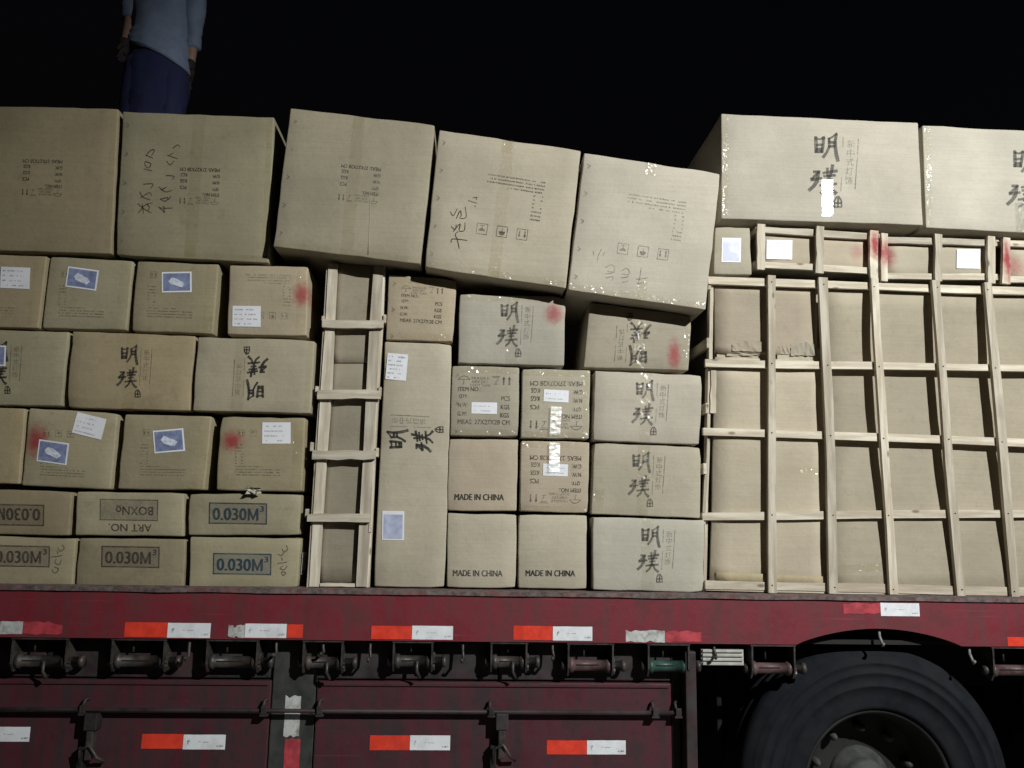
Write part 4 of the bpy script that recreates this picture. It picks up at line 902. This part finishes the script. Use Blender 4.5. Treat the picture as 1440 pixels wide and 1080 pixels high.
small_crate('C', 'small crate with no label and a red-sprayed end post, last of the row', [(1416, 334, 1415, 399, 12), (1496, 337, 1497, 402, 12), (1575, 341, 1576, 405, 12)], ((1411, 342), (1581, 350)), ((1411, 392.5), (1581, 398)), [(1413, 339), (1578, 347), (1578, 400), (1412, 395)])

# =========================================================================== the worker on top of the load
M['skin'] = plain('skin', (.26, .16, .12), .55, var=.08, scale=30); M['shirt'] = plain('pale_blue_shirt', (.17, .215, .31), .85, var=.12, scale=12, bmp=.3)
M['trousers'] = plain('navy_trousers', (.012, .015, .058), .85, var=.25, scale=12, bmp=.3); M['glove'] = plain('dark_work_glove', (.02, .013, .013), .85, var=.3, scale=40, bmp=.3)
M['hair'] = plain('black_hair', (.012, .010, .009), .5, var=.3, scale=60); M['shoe'] = plain('dark_shoe', (.03, .03, .03), .6)
FEET = Vector((WX, 1.12, zt+.002))
def skinned(name, verts, edges, mat, parent, root=0, sub=2):
    me = bpy.data.meshes.new(name); me.from_pydata([v[:3] for v in verts], edges, [])
    o = bpy.data.objects.new(name, me); COL.objects.link(o)
    sk = o.modifiers.new('skin', 'SKIN'); sb = o.modifiers.new('sub', 'SUBSURF'); sb.levels = sb.render_levels = sub
    lay = me.skin_vertices[0].data if me.skin_vertices else None
    if lay is None:
        bm = bmesh.new(); bm.from_mesh(me); bm.verts.layers.skin.verify(); bm.to_mesh(me); bm.free(); lay = me.skin_vertices[0].data
    for i, v in enumerate(verts):
        rx, ry = (v[3], v[4]) if len(v) > 4 else (v[3], v[3]); lay[i].radius = (rx, ry); lay[i].use_root = (i == root)
    dg = bpy.context.evaluated_depsgraph_get(); dg.update()
    m2 = bpy.data.meshes.new_from_object(o.evaluated_get(dg)); m2.name = name; m2.materials.clear(); m2.materials.append(M[mat])
    for pl_ in m2.polygons: pl_.use_smooth = True
    bpy.data.objects.remove(o); o2 = bpy.data.objects.new(name, m2); return link(o2, parent)
AL = {-1: [(-.165, 0, 1.41), (-.19, .02, 1.15), (-.165, -.08, .94)], 1: [(.160, 0, 1.41), (.175, .05, 1.14), (.178, .03, .89)]}
bv = [(0, 0, .96, .13, .10), (0, 0, 1.10, .125, .09), (0, 0, 1.28, .145, .10), (0, .005, 1.42, .09, .07), (0, .0, 1.50, .052), (0, -.01, 1.57, .062, .075), (0, -.012, 1.66, .076, .092), (0, -.005, 1.72, .055, .06)]
be = [(i, i+1) for i in range(7)]
for s in (-1, 1):
    k = len(bv); a = AL[s]; bv += [(*a[0], .058), (*a[1], .042), (*a[2], .028)]; be += [(3, k), (k, k+1), (k+1, k+2)]
    k = len(bv); bv += [(s*.095, 0, .88, .085), (s*.11, -.01, .49, .056), (s*.12, .01, .09, .038), (s*.125, -.11, .045, .035), (s*.128, -.17, .035, .028)]; be += [(0, k), (k, k+1), (k+1, k+2), (k+2, k+3), (k+3, k+4)]
k = len(bv); bv += [(0, -.115, 1.61, .014), ]; be += [(6, k)]
body = skinned('person', bv, be, 'skin', None); body.location = FEET; body.scale = (.93, .95, 1)
tag(body, 'worker in pale blue shirt and navy trousers standing on top of the load', 'person')
def loft(name, sections, mat, parent, n=40, amp=.006, seed=1):
    mb = MB()
    for rings in sections:
        rr = []; fine = [tuple(a_+(c_-a_)*t/5 for a_, c_ in zip(rings[i], rings[i+1])) for i in range(len(rings)-1) for t in range(5)]+[rings[-1]]
        for (cx, cy, cz, rx, ry, tilt) in fine:
            ring = []
            for j in range(n):
                a = 2*math.pi*j/n; p = Vector((cx+rx*math.cos(a), cy+ry*math.sin(a), cz+tilt*math.cos(a)*rx))
                f = amp*noise.noise(Vector((p.x*14, p.y*14, p.z*9+seed))) + amp*.7*noise.noise(Vector((p.x*17+p.z*9, p.y*12, p.z*34+seed))); p += Vector((math.cos(a), math.sin(a), 0))*f; ring.append(p)
            rr.append(ring)
        mb.ring_loft(rr, cap=True)
    o = mb.build(name, M[mat], None, Vector((0, 0, 0))); o.parent = parent; return o
def limb(pts):                       # rings along a limb
    return [(x, y, z, r1, r1, 0) for (x, y, z, r1) in pts]
tor = [(.004, 0, .895, .192, .150, -.40), (.003, 0, .95, .184, .142, -.36), (0, 0, 1.05, .158, .117, -.15), (0, 0, 1.2, .168, .12, 0), (0, 0, 1.32, .185, .125, 0), (0, .005, 1.41, .185, .11, 0), (0, .008, 1.455, .13, .09, 0), (0, .008, 1.485, .07, .07, 0)]
slv = [limb([(s*.15, 0, 1.415, .072), (s*.165, 0, 1.37, .076), (s*.18, .0, 1.26, .068), (AL[s][1][0]*1.0, .02, 1.15, .060)]+([(.177, .045, 1.06, .048), (.178, .04, 1.0, .044)] if s > 0 else [])) for s in (-1, 1)]
loft('shirt', [tor]+slv, 'shirt', body, amp=.010)
trs = [[(0, 0, .98, .14, .10, 0), (0, 0, .92, .155, .118, 0), (0, 0, .86, .175, .13, 0), (0, 0, .74, .17, .12, 0), (0, 0, .62, .175, .12, 0), (0, 0, .5, .172, .11, 0)]]
for s in (-1, 1): trs.append(limb([(s*.085, 0, .88, .098), (s*.092, 0, .74, .098), (s*.105, -.01, .5, .082), (s*.118, .01, .25, .074), (s*.12, .01, .075, .07)]))
loft('trousers', trs, 'trousers', body, amp=.011, seed=4)
for s in (-1, 1):
    wz_ = Vector(AL[s][2]); d = (wz_-Vector(AL[s][1])).normalized(); side = Vector((0, 1, 0)).cross(d).normalized()*s; fr = d.cross(side).normalized()
    hv_ = [(*(wz_-d*.05), .037), (*(wz_+d*.01), .033), (*(wz_+d*.06), .036, .022)]; he = [(0, 1), (1, 2)]
    for i, (u, ln) in enumerate(((-.027, .066), (-.009, .078), (.009, .073), (.027, .058))):
        k = len(hv_); b0 = wz_+d*.085+Vector((0, 1, 0))*u
        c1 = b0+d*ln*.5; c2 = b0+d*ln*.85-side*.014; hv_ += [(*b0, .0105), (*c1, .0095), (*c2, .0085)]; he += [(2, k), (k, k+1), (k+1, k+2)]
    k = len(hv_); t0 = wz_+d*.03+Vector((0, -.032, 0)); hv_ += [(*t0, .013), (*(t0+d*.035+Vector((0, -.018, 0))), .011), (*(t0+d*.06+Vector((0, -.02, 0))-side*.008), .009)]; he += [(1, k), (k, k+1), (k+1, k+2)]
    skinned('glove', hv_, he, 'glove', body, 1, 1)
    mb = MB(); mb.ring_loft([[Vector((s*.122+.05*f*math.cos(a), -.04+.15*f*math.sin(a), zz_)) for a in [2*math.pi*j/16 for j in range(16)]] for zz_, f in ((0, .95), (.02, 1.03), (.05, .95), (.085, .6))]); o = mb.build('shoe', M['shoe'], None, Vector((0, 0, 0))); o.parent = body
mb = MB(); rr = []
for i in range(7):
    t = i/6; rr.append([Vector((.084*math.cos(a)*math.cos(t*1.45), .008+.100*math.sin(a)*math.cos(t*1.45), 1.655+.095*math.sin(t*1.45)+(.02*max(0, -math.sin(a)))*(1-t))) for a in [2*math.pi*j/20 for j in range(20)]])
mb.ring_loft(rr); o = mb.build('hair', M['hair'], None, Vector((0, 0, 0))); o.parent = body
M['eye'] = plain('eye_dark', (.03, .025, .02), .2)
for s in (-1, 1):
    bm = bmesh.new(); bmesh.ops.create_uvsphere(bm, u_segments=10, v_segments=8, radius=.011)
    for v in bm.verts: v.co += Vector((s*.03, -.092, 1.635))
    mb = MB(); mb.addbm(bm, True); o = mb.build('eye', M['eye'], None, Vector((0, 0, 0))); o.parent = body
    mb = MB(); mb.tube([(s*.078, .0, 1.60), (s*.088, .005, 1.62), (s*.088, .012, 1.65), (s*.078, .01, 1.665)], [.006, .010, .011, .006], 8); o = mb.build('ear', M['skin'], None, Vector((0, 0, 0))); o.parent = body
mb = MB(); mb.tube([(-.024, -.083, 1.565), (0, -.090, 1.563), (.024, -.083, 1.565)], [.004, .008, .004], 8); M['lip'] = plain('lips', (.36, .14, .12), .5); o = mb.build('mouth', M['lip'], None, Vector((0, 0, 0))); o.parent = body

# =========================================================================== the yard floodlight that lights the load (behind the camera)
fl = empty('floodlight', (LAMP.x, LAMP.y-.12, 0)); tag(fl, 'yard floodlight on a steel pole facing the trailer', 'floodlight')
M['galv'] = plain('galvanised_steel', (.35, .36, .36), .5, metal=.6, var=.15)
mb = MB(); mb.tube([(LAMP.x, LAMP.y-.22, 0), (LAMP.x, LAMP.y-.22, LAMP.z+.15)], [.07, .045], 14); mb.build('pole', M['galv'], fl)
mb = MB(); mb.box(LAMP.x-.2, LAMP.x+.2, LAMP.y-.17, LAMP.y-.09, LAMP.z-.15, LAMP.z+.15, .01); mb.build('lamp_housing', M['galv'], fl)
m_, nt, N, L, B = newmat('lit_lens'); B.inputs['Emission Color'].default_value = (1, .97, .9, 1); B.inputs['Emission Strength'].default_value = 3; M['lens'] = m_
mb = MB(); mb.box(LAMP.x-.17, LAMP.x+.17, LAMP.y-.0895, LAMP.y-.08, LAMP.z-.12, LAMP.z+.12); mb.build('lens', M['lens'], fl)
ld = bpy.data.lights.new('floodlight_beam', 'SPOT'); ld.energy = LAMP_W; ld.spot_size = R(66); ld.spot_blend = 1.0; ld.shadow_soft_size = .045; ld.color = (.985, 1.0, .965)
lo = bpy.data.objects.new('floodlight_beam', ld); link(lo, fl); lo.location = LAMP-fl.location
lo.rotation_euler = (Vector((1.05, 0, 1.9)) - LAMP).to_track_quat('-Z', 'Y').to_euler()
